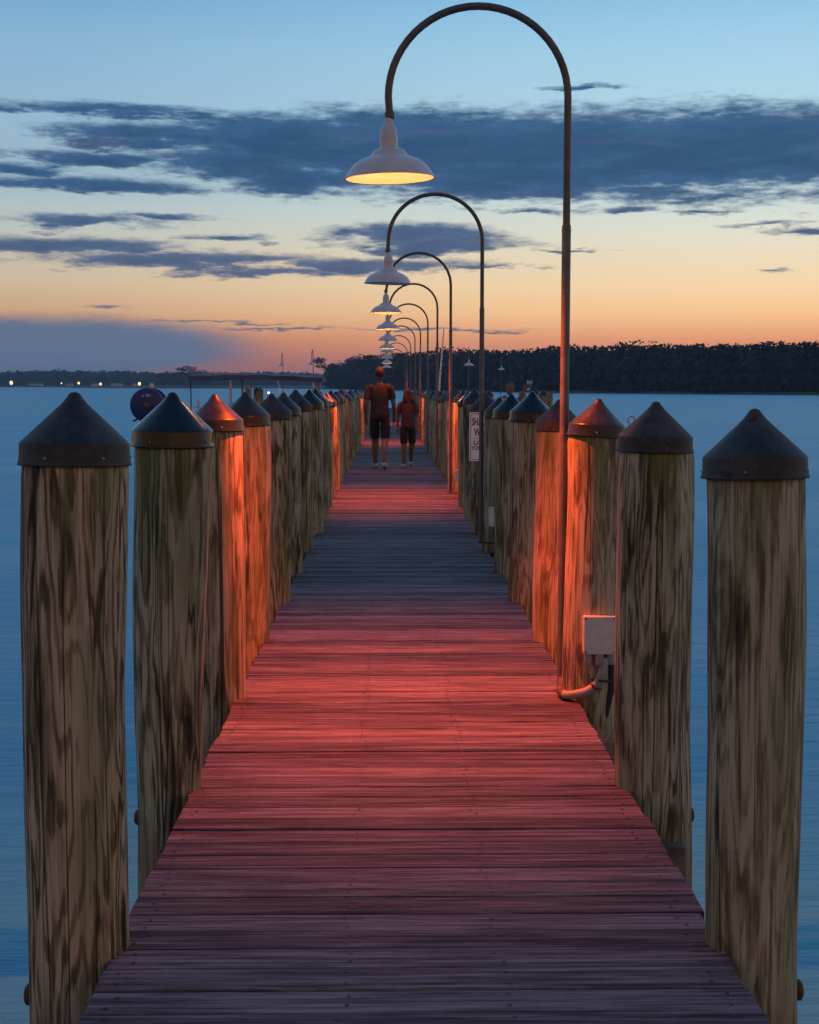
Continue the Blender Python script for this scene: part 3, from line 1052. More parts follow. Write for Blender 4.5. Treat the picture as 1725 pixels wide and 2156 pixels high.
def plate(w, h, r, y0, y1, cz):
    o = rrect(w, h, r)
    n = len(o)
    mb = MB()
    vs = [(x, y0, z + cz) for x, z in o] + [(x, y1, z + cz) for x, z in o]
    fs = [tuple(range(n)), tuple(range(2 * n - 1, n - 1, -1))]
    fs += [(i, n + i, n + (i + 1) % n, (i + 1) % n) for i in range(n)]
    return mb.add(vs, fs)


def frame(w, h, r, t, y0, cz):
    o, i_ = rrect(w, h, r), rrect(w - 2 * t, h - 2 * t, max(.002, r - t))
    n = len(o)
    mb = MB()
    vs = [(x, y0, z + cz) for x, z in o] + [(x, y0, z + cz) for x, z in i_]
    return mb.add(vs, [(k, (k + 1) % n, n + (k + 1) % n, n + k) for k in range(n)])


plate(sw, sh_, .02, 0, .003, sh_ / 2).build('panel', M['sign'], sign)
frame(sw - .024, sh_ - .024, .014, .006, -.0012, sh_ / 2).build('border', M['red'], sign)
for (txt, szz, zz, bold, sx, shear) in (('SHALLOW', .102, .800, .0030, .52, 0), ('WATER', .102, .590, .0030, .58, 0), ('USE AT', .064, .375, .0014, 1.12, .2), ('YOUR OWN', .058, .265, .0014, .80, .2), ('RISK', .056, .155, .0010, .85, .25)):
    o = bpy.data.objects.new('lettering', text_mesh(txt, szz, bold, sx, shear))
    C.objects.link(o)
    o.data.materials.clear()
    o.data.materials.append(M['red'])
    o.parent = sign
    o.rotation_euler = (R(90), 0, 0)
    o.location = (0, -.0018, sh_ * zz - szz * .30)
MB().box((0, -.0012, sh_ * .47), (sw * .74, .001, .004)).build('rule_line', M['grey_ink'], sign)

# ------------------------------------------------------------------ blue reel on a post, left
YR = 9.4
rc_ = at(313, 853, YR)
rr_ = size(35.5, YR)
reel = thing('blue_reel', 'round dark blue reel with orange hub, beyond the second left piling', 'reel', (rc_.x, YR, 0))
rot = Euler((R(90), 0, 0)).to_matrix()
cz = rc_.z
MB().lathe([(.001, .02), (rr_ * .93, .02), (rr_ * .985, .016), (rr_, .008), (rr_, -.008), (rr_ * .985, -.016), (rr_ * .93, -.02), (.001, -.02)][::-1], 40, c=(0, -.05, cz), rot=rot).build('flange', M['blue'], reel)
MB().lathe([(.001, .02), (rr_, .012), (rr_, -.012), (.001, -.02)][::-1], 40, c=(0, .12, cz), rot=rot).build('flange', M['blue'], reel)
MB().lathe([(rr_ * .55, .09), (rr_ * .55, -.06)][::-1], 28, c=(0, .03, cz), rot=rot).build('drum', M['black'], reel)
MB().lathe([(.001, .0), (.024, .0), (.024, .02), (.016, .03), (.001, .032)], 20, c=(.006, -.07, cz + .0), rot=rot).build('hub', M['pipe_rust'], reel)
mk = MB()
for (qx, qz, qw, qh) in ((-.020, .062, .006, .014), (.0, .066, .005, .018), (.009, .065, .008, .017), (.019, .065, .007, .015), (-.034, .058, .004, .007), (.034, .058, .004, .007)):
    mk.box((qx, -.0715, cz + qz), (qw, .002, qh))
mk.build('pale_marks', plain('pale_blue_marks', (.30, .42, .55), .6), reel)
MB().ball((.018, .035, cz + rr_ + .012), (.016, .016, .022), 12, 8).build('knob', M['plastic'], reel)
MB().box((-.085, .03, cz - .095), (.05, .02, .012), rot=Euler((0, R(-30), 0)).to_matrix()).build('crank', M['black'], reel)
MB().tube([(.05, .03, WZ - .5), (.05, .03, cz - .02)], .05, 16).build('post', M['pile'], reel)

# ------------------------------------------------------------------ people
def skin_obj(name, chain, material, parent, levels=2, root=0):
    """chain: dict name -> (co, (rx, ry)), edges list"""
    names, edges = chain
    me = bpy.data.meshes.new(name)
    ks = list(names)
    me.from_pydata([names[k][0] for k in ks], [(ks.index(a), ks.index(b)) for a, b in edges], [])
    o = bpy.data.objects.new(name, me)
    C.objects.link(o)
    md = o.modifiers.new('skin', 'SKIN')
    md.use_smooth_shade = True
    sv = me.skin_vertices[0].data
    for i, k in enumerate(ks):
        r_ = names[k][1]
        sv[i].radius = r_ if isinstance(r_, tuple) else (r_, r_)
        sv[i].use_root = (i == root)
    ss = o.modifiers.new('sub', 'SUBSURF')
    ss.levels = levels
    ss.render_levels = levels
    dg = bpy.context.evaluated_depsgraph_get()
    m2 = bpy.data.meshes.new_from_object(o.evaluated_get(dg))
    bpy.data.objects.remove(o)
    m2.materials.clear()
    m2.materials.append(material)
    for p_ in m2.polygons:
        p_.use_smooth = True
    o2 = bpy.data.objects.new(name, m2)
    C.objects.link(o2)
    if parent is not None:
        o2.parent = parent
    return o2


def merge_into(o, mb):
    """append extra shapes to an existing mesh object (kept as one body)."""
    me = o.data
    v = [tuple(x.co) for x in me.vertices] + mb.v
    n = len(me.vertices)
    f = [tuple(p_.vertices) for p_ in me.polygons] + [tuple(i + n for i in q) for q in mb.f]
    m2 = bpy.data.meshes.new(me.name)
    m2.from_pydata(v, [], f)
    for m_ in me.materials:
        m2.materials.append(m_)
    for p_ in m2.polygons:
        p_.use_smooth = True
    o.data = m2


def hand_shapes(mb, wrist, d, side, s=1.0, curl=.5):
    """palm and five fingers hanging along direction d."""
    d = Vector(d).normalized()
    fw = Vector((0, 1, 0))
    fw = (fw - d * fw.dot(d)).normalized()
    u = d.cross(fw)                     # across the back of the hand
    pc = Vector(wrist) + d * .045 * s
    mb.tube([Vector(wrist) - d * .01, Vector(wrist) + d * .03 * s, Vector(wrist) + d * .085 * s], [.024 * s, .034 * s, .032 * s], 10)
    for i, ln_ in enumerate((.072, .082, .076, .060)):
        b0 = Vector(wrist) + d * .080 * s + fw * (.030 - .019 * i) * s
        b1 = b0 + (d * .55 + u * -side * .10 * curl) * ln_ * s
        b2 = b1 + (d * .40 + u * -side * .35 * curl) * ln_ * s
        mb.tube([b0, b1, b2], [.0095 * s, .0085 * s, .0065 * s], 6)
    t0 = Vector(wrist) + d * .03 * s + fw * .028 * s
    mb.tube([t0, t0 + (d * .03 + fw * .022) * s, t0 + (d * .062 + fw * .026) * s], [.012 * s, .010 * s, .008 * s], 6)


def head_shapes(mb, c, s, fwd=1.0):
    c = Vector(c)
    mb.ball(c, (.075 * s, .095 * s, .115 * s), 20, 14)
    mb.ball(c + Vector((0, fwd * .022 * s, -.062 * s)), (.056 * s, .068 * s, .058 * s), 16, 10)
    mb.tube([c + Vector((0, fwd * .088 * s, .018 * s)), c + Vector((0, fwd * .112 * s, -.024 * s))], [.008 * s, .015 * s], 8)
    for q in (-1, 1):
        mb.ball(c + Vector((q * .077 * s, -.005 * s, -.004 * s)), (.010 * s, .020 * s, .032 * s), 8, 6)
        mb.ball(c + Vector((q * .030 * s, fwd * .084 * s, .010 * s)), (.013 * s, .010 * s, .009 * s), 8, 6)
    mb.tube([c + Vector((-.022 * s, fwd * .082 * s, -.062 * s)), c + Vector((0, fwd * .088 * s, -.064 * s)), c + Vector((.022 * s, fwd * .082 * s, -.062 * s))], .006 * s, 6)


def walker(loc, Hgt, label, mats, stride, longhair, rz=0.0, fem=False):
    s = Hgt / 1.78
    root = thing('person', label, 'person', loc, rz)
    V3 = lambda x, y_, z: (x * s, y_ * s, z * s)
    st = stride
    sw_ = .165 if fem else .185
    J = {'pelvis': (V3(0, 0, .96), (.135 * s, .095 * s)), 'belly': (V3(0, .01, 1.10), (.120 * s, .088 * s)), 'chest': (V3(0, .0, 1.30), (.145 * s, .100 * s)),
         'neck0': (V3(0, -.005, 1.46), (.07 * s, .065 * s)), 'neck1': (V3(0, .01, 1.555), (.052 * s, .055 * s)),
         'hl': (V3(-.095, 0, .90), .085 * s), 'kl': (V3(-.10, .5 * st, .50), .066 * s), 'cl': (V3(-.10, .48 * st, .34), .070 * s), 'al': (V3(-.10, .55 * st, .09), .037 * s), 'tl': (V3(-.115, .55 * st + .14, .035), .034 * s),
         'hr': (V3(.095, 0, .90), .085 * s), 'kr': (V3(.10, -.15 * st, .50), .066 * s), 'cr': (V3(.10, -.62 * st, .36), .070 * s), 'ar': (V3(.10, -.95 * st, .13), .037 * s), 'tr': (V3(.115, -.95 * st + .13, .05), .034 * s),
         'sl': (V3(-sw_, 0, 1.42), .058 * s), 'el': (V3(-sw_ - .06, -.22 * st, 1.13), .042 * s), 'wl': (V3(-sw_ - .06, -.05 * st + .03, .89), .028 * s),
         'sr': (V3(sw_, 0, 1.42), .058 * s), 'er': (V3(sw_ + .06, .12 * st, 1.13), .042 * s), 'wr': (V3(sw_ + .055, .5 * st, .90), .028 * s)}
    E = [('pelvis', 'belly'), ('belly', 'chest'), ('chest', 'neck0'), ('neck0', 'neck1'), ('pelvis', 'hl'), ('hl', 'kl'), ('kl', 'cl'), ('cl', 'al'), ('al', 'tl'),
         ('pelvis', 'hr'), ('hr', 'kr'), ('kr', 'cr'), ('cr', 'ar'), ('ar', 'tr'), ('chest', 'sl'), ('sl', 'el'), ('el', 'wl'), ('chest', 'sr'), ('sr', 'er'), ('er', 'wr')]
    body = skin_obj('body', (J, E), M['skin'], root)
    ex = MB()
    hc = Vector(V3(0, .02, 1.665))
    head_shapes(ex, hc, s)
    for sd, e_, w_ in ((-1, 'el', 'wl'), (1, 'er', 'wr')):
        hand_shapes(ex, J[w_][0], Vector(J[w_][0]) - Vector(J[e_][0]), sd, s)
    merge_into(body, ex)
    g = 1.0

    def grow(keys, f, add):
        return {k: (J[k][0], tuple(x * f + add for x in J[k][1]) if isinstance(J[k][1], tuple) else J[k][1] * f + add) for k in keys}
    # shirt: torso loft and two short sleeves in one mesh
    sh_ = MB()
    rings_ = [(.872, .168, .128), (.875, .174, .133), (.97, .172, .128), (1.10, .156, .116), (1.22, .164, .120), (1.33, .182, .120), (1.40, .176, .108), (1.445, .130, .092), (1.475, .085, .078), (1.485, .074, .070)]
    k_ = .90 if fem else 1.0
    vs, fs = [], []
    for (z_, rx_, ry_) in rings_:
        for q in range(24):
            a_ = 2 * math.pi * q / 24
            wv = 1 + .018 * math.sin(5 * a_ + z_ * 21) * (1.45 - z_)
            vs.append((rx_ * k_ * s * math.cos(a_) * wv, ry_ * s * math.sin(a_) * wv, z_ * s))
    for i in range(len(rings_) - 1):
        for q in range(24):
            fs.append((i * 24 + q, i * 24 + (q + 1) % 24, (i + 1) * 24 + (q + 1) % 24, (i + 1) * 24 + q))
    sh_.add(vs, fs, 0, True)
    for q, e_ in (('sl', 'el'), ('sr', 'er')):
        a_, b_ = Vector(J[q][0]), Vector(J[e_][0])
        ins = Vector((-.10 * s if q == 'sr' else .10 * s, 0, -.01 * s))
        sh_.tube([a_ + ins, a_ + ins * .35, a_ + Vector((0, 0, -.02 * s)), a_.lerp(b_, .35), a_.lerp(b_, .68)], [.075 * s, .078 * s, .072 * s, .066 * s, .064 * s], 14)
    sh_.build('shirt', M[mats[0]], root)
    # shorts: hips to just above the knee
    B = {'w': (V3(0, 0, 1.04), (.140 * s, .105 * s)), 'pelvis': (V3(0, 0, .95), (.155 * s, .118 * s))}
    for q, h_, k_ in (('l', 'hl', 'kl'), ('r', 'hr', 'kr')):
        a_, b_ = Vector(J[h_][0]), Vector(J[k_][0])
        B['h' + q] = (J[h_][0], .102 * s)
        B['m' + q] = (tuple(a_.lerp(b_, .5)), .096 * s)
        B['k' + q] = (tuple(a_.lerp(b_, .97)), .088 * s)
    skin_obj('shorts', (B, [('w', 'pelvis'), ('pelvis', 'hl'), ('hl', 'ml'), ('ml', 'kl'), ('pelvis', 'hr'), ('hr', 'mr'), ('mr', 'kr')]), M[mats[1]], root)
    for q, (a_, b_) in (('l', ('al', 'tl')), ('r', ('ar', 'tr'))):
        pa, pb = Vector(J[a_][0]), Vector(J[b_][0])
        sh = MB()
        dd = (pb - pa)
        sole = min(pa.z, pb.z) - .035 * s
        sh.tube([pa - Vector((0, .05 * s, .035 * s)), pa + Vector((0, .03 * s, -.035 * s)), pb + Vector((0, -.02 * s, .0)), pb + Vector((0, .055 * s, .0))],
                [.030 * s, .046 * s, .044 * s, .020 * s], 12)
        sh.build('shoe', M['shoe'], root)
    hair = MB()
    hair.ball(hc + Vector((0, -.016 * s, .022 * s)), (.088 * s, .100 * s, .106 * s), 20, 12)
    if longhair:
        for q in range(-4, 5):
            x_ = q * .021 * s
            hair.tube([hc + Vector((x_ * .8, -.06 * s, .03 * s)), hc + Vector((x_ * 1.15, -.085 * s, -.08 * s)), hc + Vector((x_ * 1.35, -.10 * s, -.17 * s)), hc + Vector((x_ * 1.25, -.095 * s, (-.27 + .012 * abs(q)) * s))],
                      [.03 * s, .032 * s, .026 * s, .006 * s], 8)
    hair.build('hair', M[mats[2]], root)
    return root


walker(atz(800, 987, 0) + Vector((0, 0, 0.0)), 1.80, 'tall walker in dark red shirt and black shorts, left of the shorter one', ('shirt', 'shorts', 'hair'), .34, False, rz=R(-5))
walker(atz(859, 985, 0) + Vector((0, .1, 0.0)), 1.43, 'shorter long haired walker in rust coloured top, right of the tall one', ('top', 'shorts', 'hair_red'), -.17, True, rz=R(9), fem=True)

# person with a raised cup on the right side dock, mostly behind the caps
YP = 23.6
side_dock(XPR + .15, 4.6, 22.6, 24.6, 'side dock close on the right, under the person with the cup')
pp = at(1076, 811, YP)


def cup_person():
    root = thing('person', 'person in pale pink tee holding up a clear cup, behind the right caps', 'person', (pp.x - .02, YP, 0), 0)
    z = pp.z - .05
    zt = lambda v: v * .86 if v < 1.5 else v * .86
    J = {'pelvis': ((-.20, .02, .82), (.135, .11)), 'belly': ((-.19, .02, .96), (.12, .10)), 'chest': ((-.15, .02, 1.12), (.14, .11)), 'neck0': ((-.09, .02, 1.25), (.07, .065)),
         'neck1': ((-.04, .02, 1.31), .052), 'hl': ((-.29, .02, .78), .085), 'kl': ((-.30, -.02, .43), .06), 'al': ((-.30, .03, .08), .038), 'tl': ((-.31, -.10, .035), .034),
         'hr': ((-.11, .02, .78), .085), 'kr': ((-.10, -.05, .43), .06), 'ar': ((-.10, .02, .08), .038), 'tr': ((-.10, -.11, .035), .034),
         'sl': ((-.32, .02, 1.19), .058), 'el': ((-.42, -.02, .95), .042), 'wl': ((-.36, -.14, .76), .028),
         'sr': ((.02, -.03, 1.20), .056), 'er': ((.15, -.10, 1.24), .042), 'wr': ((.235, -.12, 1.405), .028)}
    E = [('pelvis', 'belly'), ('belly', 'chest'), ('chest', 'neck0'), ('neck0', 'neck1'), ('pelvis', 'hl'), ('hl', 'kl'), ('kl', 'al'), ('al', 'tl'), ('pelvis', 'hr'), ('hr', 'kr'), ('kr', 'ar'), ('ar', 'tr'),
         ('chest', 'sl'), ('sl', 'el'), ('el', 'wl'), ('chest', 'sr'), ('sr', 'er'), ('er', 'wr')]
    body = skin_obj('body', (J, E), M['skin'], root)
    ex = MB()
    hc = Vector((.0, .01, 1.43))
    head_shapes(ex, hc, .95, -1.0)
    hand_shapes(ex, J['wl'][0], (.2, -.3, -1), -1, .95)
    # right hand wrapped round the cup
    w = Vector(J['wr'][0])
    ex.tube([w, w + Vector((.01, .0, .05)), w + Vector((.012, .0, .085))], [.026, .033, .028], 10)
    for i in range(4):
        zz = .035 + i * .017
        ex.tube([w + Vector((.02, .028, zz)), w + Vector((.055, .046, zz + .004)), w + Vector((.095, .030, zz + .006)), w + Vector((.098, .002, zz + .006))], [.0095, .009, .0085, .007], 6)
    ex.tube([w + Vector((.015, -.02, .04)), w + Vector((.045, -.045, .065)), w + Vector((.075, -.042, .085))], [.012, .010, .008], 6)
    merge_into(body, ex)
    g = lambda k, a: (J[k][0], tuple(x + a for x in J[k][1]) if isinstance(J[k][1], tuple) else J[k][1] + a)
    T = {k: g(k, .016) for k in ('pelvis', 'belly', 'chest', 'neck0', 'sl', 'sr')}
    T['neck0'] = (J['neck0'][0], .072)
    T['xl'] = (tuple(Vector(J['sl'][0]).lerp(Vector(J['el'][0]), .6)), .060)
    T['xr'] = (tuple(Vector(J['sr'][0]).lerp(Vector(J['er'][0]), .6)), .058)
    skin_obj('tee', (T, [('pelvis', 'belly'), ('belly', 'chest'), ('chest', 'neck0'), ('chest', 'sl'), ('sl', 'xl'), ('chest', 'sr'), ('sr', 'xr')]), M['tee'], root)
    B = {'pelvis': ((-.20, .02, .83), (.155, .125)), 'hl': (J['hl'][0], .10), 'kl': ((-.30, -.015, .47), .088), 'hr': (J['hr'][0], .10), 'kr': ((-.10, -.045, .47), .088)}
    skin_obj('shorts', (B, [('pelvis', 'hl'), ('hl', 'kl'), ('pelvis', 'hr'), ('hr', 'kr')]), M['shorts'], root)
    hair = MB()
    hair.ball(hc + Vector((0, .018, .02)), (.082, .090, .105), 18, 12)
    hair.build('hair', M['hair'], root)
    cp = root.location + w + Vector((.060, .0, .0))
    cup = thing('plastic_cup', 'clear plastic cup held up in the hand behind the right caps', 'cup', tuple(cp), 0)
    cup.rotation_euler = (0, R(9), 0)
    c_ = MB().lathe([(.001, .0), (.031, .0), (.046, .15), (.048, .153), (.044, .15), (.029, .006), (.001, .006)], 24)
    c_.build('cup_wall', M['cup'], cup)


cup_person()

# ------------------------------------------------------------------ pilings standing free in the water
def free_piling(px, py, Y, r, capped, label, group):
    a = at(px, py, Y)
    root = thing('mooring_piling', label, 'mooring piling', (a.x, Y, 0), 0, group)
    zt = a.z
    if capped:
        cm, ch = cap_mesh(r * 1.06, 20)
        MB().tube([(0, 0, WZ - .6), (0, 0, zt - ch + .02)], r, 14).build('shaft', M['pile'], root)
        cp_ = cm.build('cap', M['cap_mid'], root)
        cp_.location = (0, 0, zt - ch)
    else:
        MB().tube([(0, 0, WZ - .6), (0, 0, zt - .01), (0, 0, zt)], [r, r, r * .93], 14).build('shaft', M['pile'], root)


free_piling(1128, 818, 48, .13, True, 'capped mooring piling beside the glossy cap, right of the cup', 'mooring pilings at right')
free_piling(1145, 820, 46, .135, True, 'dark capped mooring piling, middle of the three at right', 'mooring pilings at right')
free_piling(1158.5, 824, 52, .10, False, 'thin flat topped mooring piling nearest the first lamp post', 'mooring pilings at right')
free_piling(1101, 825, 50, .13, False, 'flat topped mooring piling under the raised cup', 'mooring pilings at right')
free_piling(1030, 821, 40, .13, True, 'capped mooring piling behind the warning sign', 'mooring pilings at right')
free_piling(523, 815.5, 36, .085, False, 'flat topped mooring piling below the boat canopy', 'mooring pilings at left')
free_piling(541, 814, 36, .085, True, 'brown capped mooring piling below the canopy, left one of a pair', 'mooring pilings at left')
free_piling(548, 814.5, 37.5, .085, True, 'brown capped mooring piling below the canopy, right one of a pair', 'mooring pilings at left')

# ------------------------------------------------------------------ canopy boat at left
YB = 40.0
bo = at(397, 830, YB)
b1 = at(679, 830, YB)
LB = b1.x - bo.x
boat = thing('canopy_boat', 'flat roofed boat with pale posts moored behind the left caps', 'boat', (bo.x, YB, WZ))
zz = lambda py: at(540, py, YB).z - WZ
hull = MB()
secs = []
for (x_, hw, zb_, zt_) in ((-.15, .55, .25, .75), (.25, .95, .02, .72), (1.4, 1.15, -.15, .66), (LB - .4, 1.15, -.15, .62), (LB + .1, 1.05, -.10, .62)):
    secs.append([(x_, -hw, zt_), (x_, -hw * .92, zb_ + .2), (x_, 0, zb_ - .05), (x_, hw * .92, zb_ + .2), (x_, hw, zt_)])
vs = [Vector(p) + Vector((0, 1.1, 0)) for s in secs for p in s]
fs = []
for i in range(len(secs) - 1):
    for k in range(4):
        fs.append((i * 5 + k, (i + 1) * 5 + k, (i + 1) * 5 + k + 1, i * 5 + k + 1))
fs += [(0, 1, 2, 3, 4), tuple((len(secs) - 1) * 5 + k for k in (4, 3, 2, 1, 0))]
fs += [tuple(i * 5 for i in range(len(secs))) + tuple(i * 5 + 4 for i in range(len(secs) - 1, -1, -1))]
hull.add(vs, fs)
hull.build('hull', M['navy'], boat)
roof = MB()
zr_ = zz(796)
n = 14
ro = []
for i in range(n + 1):
    x_ = -.02 + (LB + .02) * i / n
    cam_ = .05 * math.sin(math.pi * i / n) + .012 * math.sin(i * 1.9)
    ro.append((x_, cam_ - .05 * (i / n)))
vs = []
for x_, dz in ro:
    vs += [(x_, .1, zr_ + dz + .06), (x_, .1, zr_ + dz - .065), (x_, 2.1, zr_ + dz - .065), (x_, 2.1, zr_ + dz + .06), (x_, 1.1, zr_ + dz + .12)]
fs = []
for i in range(n):
    for k in range(5):
        k2 = (k + 1) % 5
        fs.append((i * 5 + k, i * 5 + k2, (i + 1) * 5 + k2, (i + 1) * 5 + k))
fs += [(4, 3, 2, 1, 0), tuple(n * 5 + k for k in range(5))]
roof.add(vs, fs)
roof.build('canopy', M['canvas'], boat)
fx = lambda px: at(px, 800, YB).x - bo.x
for px in (484, 495, 659, 665):
    yy = .2 if px in (484, 659) else 2.0
    MB().tube([(fx(px), yy, .6), (fx(px), yy, zr_ - .05)], .037, 10).build('roof_post', M['post'], boat)
MB().tube([(.05, .15, .6), (.05, .15, zr_ - .05)], .018, 8).build('roof_post', M['navy'], boat)
for zz_ in (zz(857), zz(870)):
    MB().tube([(fx(405), .12, zz_), (fx(520), .12, zz_), (LB, .12, zz_)], .018, 8).build('rail', M['post'], boat)
MB().box((fx(530), .8, zz(850)), (1.0, .05, .03)).build('rail', M['navy'], boat)
for px in (416, 520, 600):
    MB().tube([(fx(px), .12, .6), (fx(px), .12, zz(843))], .028, 8).build('rail_post', M['post'], boat)
MB().box((fx(480) + .12, .6, zz(862)), (.30, .4, .34), bev=.03).build('seat', M['navy'], boat)
MB().box((fx(565), .9, zz(862)), (.75, .5, .5), bev=.04).build('console', plain('dark_red_console', (.07, .02, .025), .6), boat)
# sailboat and its pale rigging beyond, at left
YSB = 58.0
sb = at(583, 850, YSB)
hb = thing('tower_boat', 'white boat with pale ladder tower beyond the canopy', 'boat', (sb.x, YSB, WZ))
hull2 = MB()
vs, fs = [], []
for (x_, hw, zb_, zt_) in ((-1.6, .2, .5, 1.0), (-1.0, .7, .1, .92), (.6, .9, 0, .8), (1.8, .85, .0, .78)):
    vs += [(x_, -hw, zt_), (x_, -hw * .8, zb_), (x_, hw * .8, zb_), (x_, hw, zt_)]
for i in range(3):
    for k in range(4):
        k2 = (k + 1) % 4
        fs.append((i * 4 + k, (i + 1) * 4 + k, (i + 1) * 4 + k2, i * 4 + k2))
fs += [(0, 1, 2, 3), (15, 14, 13, 12)]
hull2.add(vs, fs)
hull2.build('hull', M['white'], hb)
q = lambda px, py: Vector((at(px, py, YSB).x - sb.x, 0, at(px, py, YSB).z - WZ))
tw = MB()
for dyy in (-.3, .3):
    for (a_, b_) in (((585, 822), (608, 858)), ((600, 822), (623, 858))):
        tw.tube([q(*a_) + Vector((0, dyy, 0)), q(*b_) + Vector((0, dyy, 0)), q(b_[0] + 8, b_[1] + 30) + Vector((0, dyy, 0))], .032, 8)
tw.tube([q(568, 828), q(606, 827)], .022, 8)
tw.tube([q(590, 828) + Vector((0, -.3, 0)), q(590, 828) + Vector((0, .3, 0))], .02, 8)
tw.build('tower', M['white'], hb)
MB().tube([q(571, 828), q(572, 870), q(572, 890)], .02, 8).build('mast', M['steel'], hb)
MB().ball(q(566, 827), .045, 10, 8).build('masthead_lamp', M['lampwhite'], hb)
MB().tube([q(600, 858), q(576, 770), q(572, 752)], [.014, .010, .006], 6).build('antenna', M['steel'], hb)

# boat at right whose pale mast rises beyond the pilings
YM = 34.0
m0, m1, m2_ = at(923, 850, YM), at(925, 818, YM), at(935, 692, YM)
ms = thing('moored_skiff', 'small boat with slanting pale mast moored behind the right pilings', 'boat', (m0.x + .5, YM, WZ))
hull3 = MB()
vs, fs = [], []
for (x_, hw, zb_, zt_) in ((-.9, .15, .3, .55), (-.5, .5, -.02, .48), (.8, .6, -.05, .42), (2.2, .55, -.03, .42)):
    vs += [(x_, -hw, zt_), (x_, -hw * .7, zb_), (x_, hw * .7, zb_), (x_, hw, zt_)]
for i in range(3):
    for k in range(4):
        k2 = (k + 1) % 4
        fs.append((i * 4 + k, (i + 1) * 4 + k, (i + 1) * 4 + k2, i * 4 + k2))
fs += [(0, 1, 2, 3), (15, 14, 13, 12)]
hull3.add(vs, fs)
hull3.build('hull', M['white'], ms)
off = Vector((m0.x + .5, YM, WZ))
dv = (m2_ - m1)
foot = m1 - dv * ((m1.z - (WZ + .4)) / dv.z)
MB().tube([foot - off, m1 - off, m2_ - off], [.028, .024, .014], 8).build('mast', M['steel'], ms)

# ------------------------------------------------------------------ land and woods
def interp(tab, x):
    if x <= tab[0][0]:
        return tab[0][1]
    for (a, b_), (c_, d_) in zip(tab, tab[1:]):
        if x <= c_:
            return b_ + (d_ - b_) * (x - a) / (c_ - a)
    return tab[-1][1]


EYE = H - WZ


def land(name, pts, depth, h):
    """pts: (px, Y) along the waterline; a low bank behind it."""
    mb = MB()
    vs, fs = [], []
    for i, (px, Y) in enumerate(pts):
        x_ = at(px, 811, Y).x
        for (dy, z) in ((0, WZ - .3), (.4, WZ + h * .55), (depth * .1 + 1, WZ + h), (depth, WZ + h * 1.3)):
            vs.append((x_ * (Y + dy) / Y, Y + dy, z + random.uniform(-.06, .06) * h))
    n = len(pts)
    for i in range(n - 1):
        for k in range(3):
            fs.append((i * 4 + k, (i + 1) * 4 + k, (i + 1) * 4 + k + 1, i * 4 + k + 1))
    mb.add(vs, fs)
    return tag(mb.build(name, M['grass']), kind='structure')


SH = [(600, 1120), (680, 1000), (760, 760), (900, 620), (1200, 478), (1500, 415), (1740, 384), (2300, 330), (3200, 270)]
SHD = []
for a, b_ in zip(SH, SH[1:]):
    for i in range(6):
        t_ = i / 6
        px = a[0] + (b_[0] - a[0]) * t_
        SHD.append((px, interp(SH, px) * (1 + random.uniform(-.006, .006))))
land('right_shore', SHD, 90, 1.1)
land('island_shore', [(150 + 26 * i, interp([(150, 1420), (330, 1180), (460, 1150), (640, 1250), (720, 1250)], 150 + 26 * i)) for i in range(23)], 60, 1.3)
land('far_shore', [(-900 + 70 * i, 1790 + random.uniform(-15, 15)) for i in range(25)], 200, 2.0)


def puff_leaves(mb, c, r, n, sz, rg, flat=.85):
    """leaf-clump faces scattered through an ellipsoid volume"""
    c = Vector(c)
    for _ in range(n):
        while True:
            p = Vector((rg.uniform(-1, 1), rg.uniform(-1, 1), rg.uniform(-1, 1)))
            if .12 < p.length < 1:
                break
        p = p.normalized() * (p.length ** .45)
        q = c + Vector((p.x * r[0], p.y * r[1], p.z * r[2]))
        u = Vector((rg.gauss(0, 1), rg.gauss(0, 1), rg.gauss(0, 1) * flat)).normalized()
        w = u.cross(Vector((rg.gauss(0, 1), rg.gauss(0, 1), rg.gauss(0, 1)))).normalized()
        a, b_ = sz * rg.uniform(.6, 1.3), sz * rg.uniform(.4, .9)
        sh = max(0.0, min(1.0, .45 + rg.gauss(0, .28)))
        mb.add([q - u * a, q + w * b_ * .8 - u * a * .1, q + u * a, q - w * b_], [(0, 1, 2, 3)], 0, False, sh)


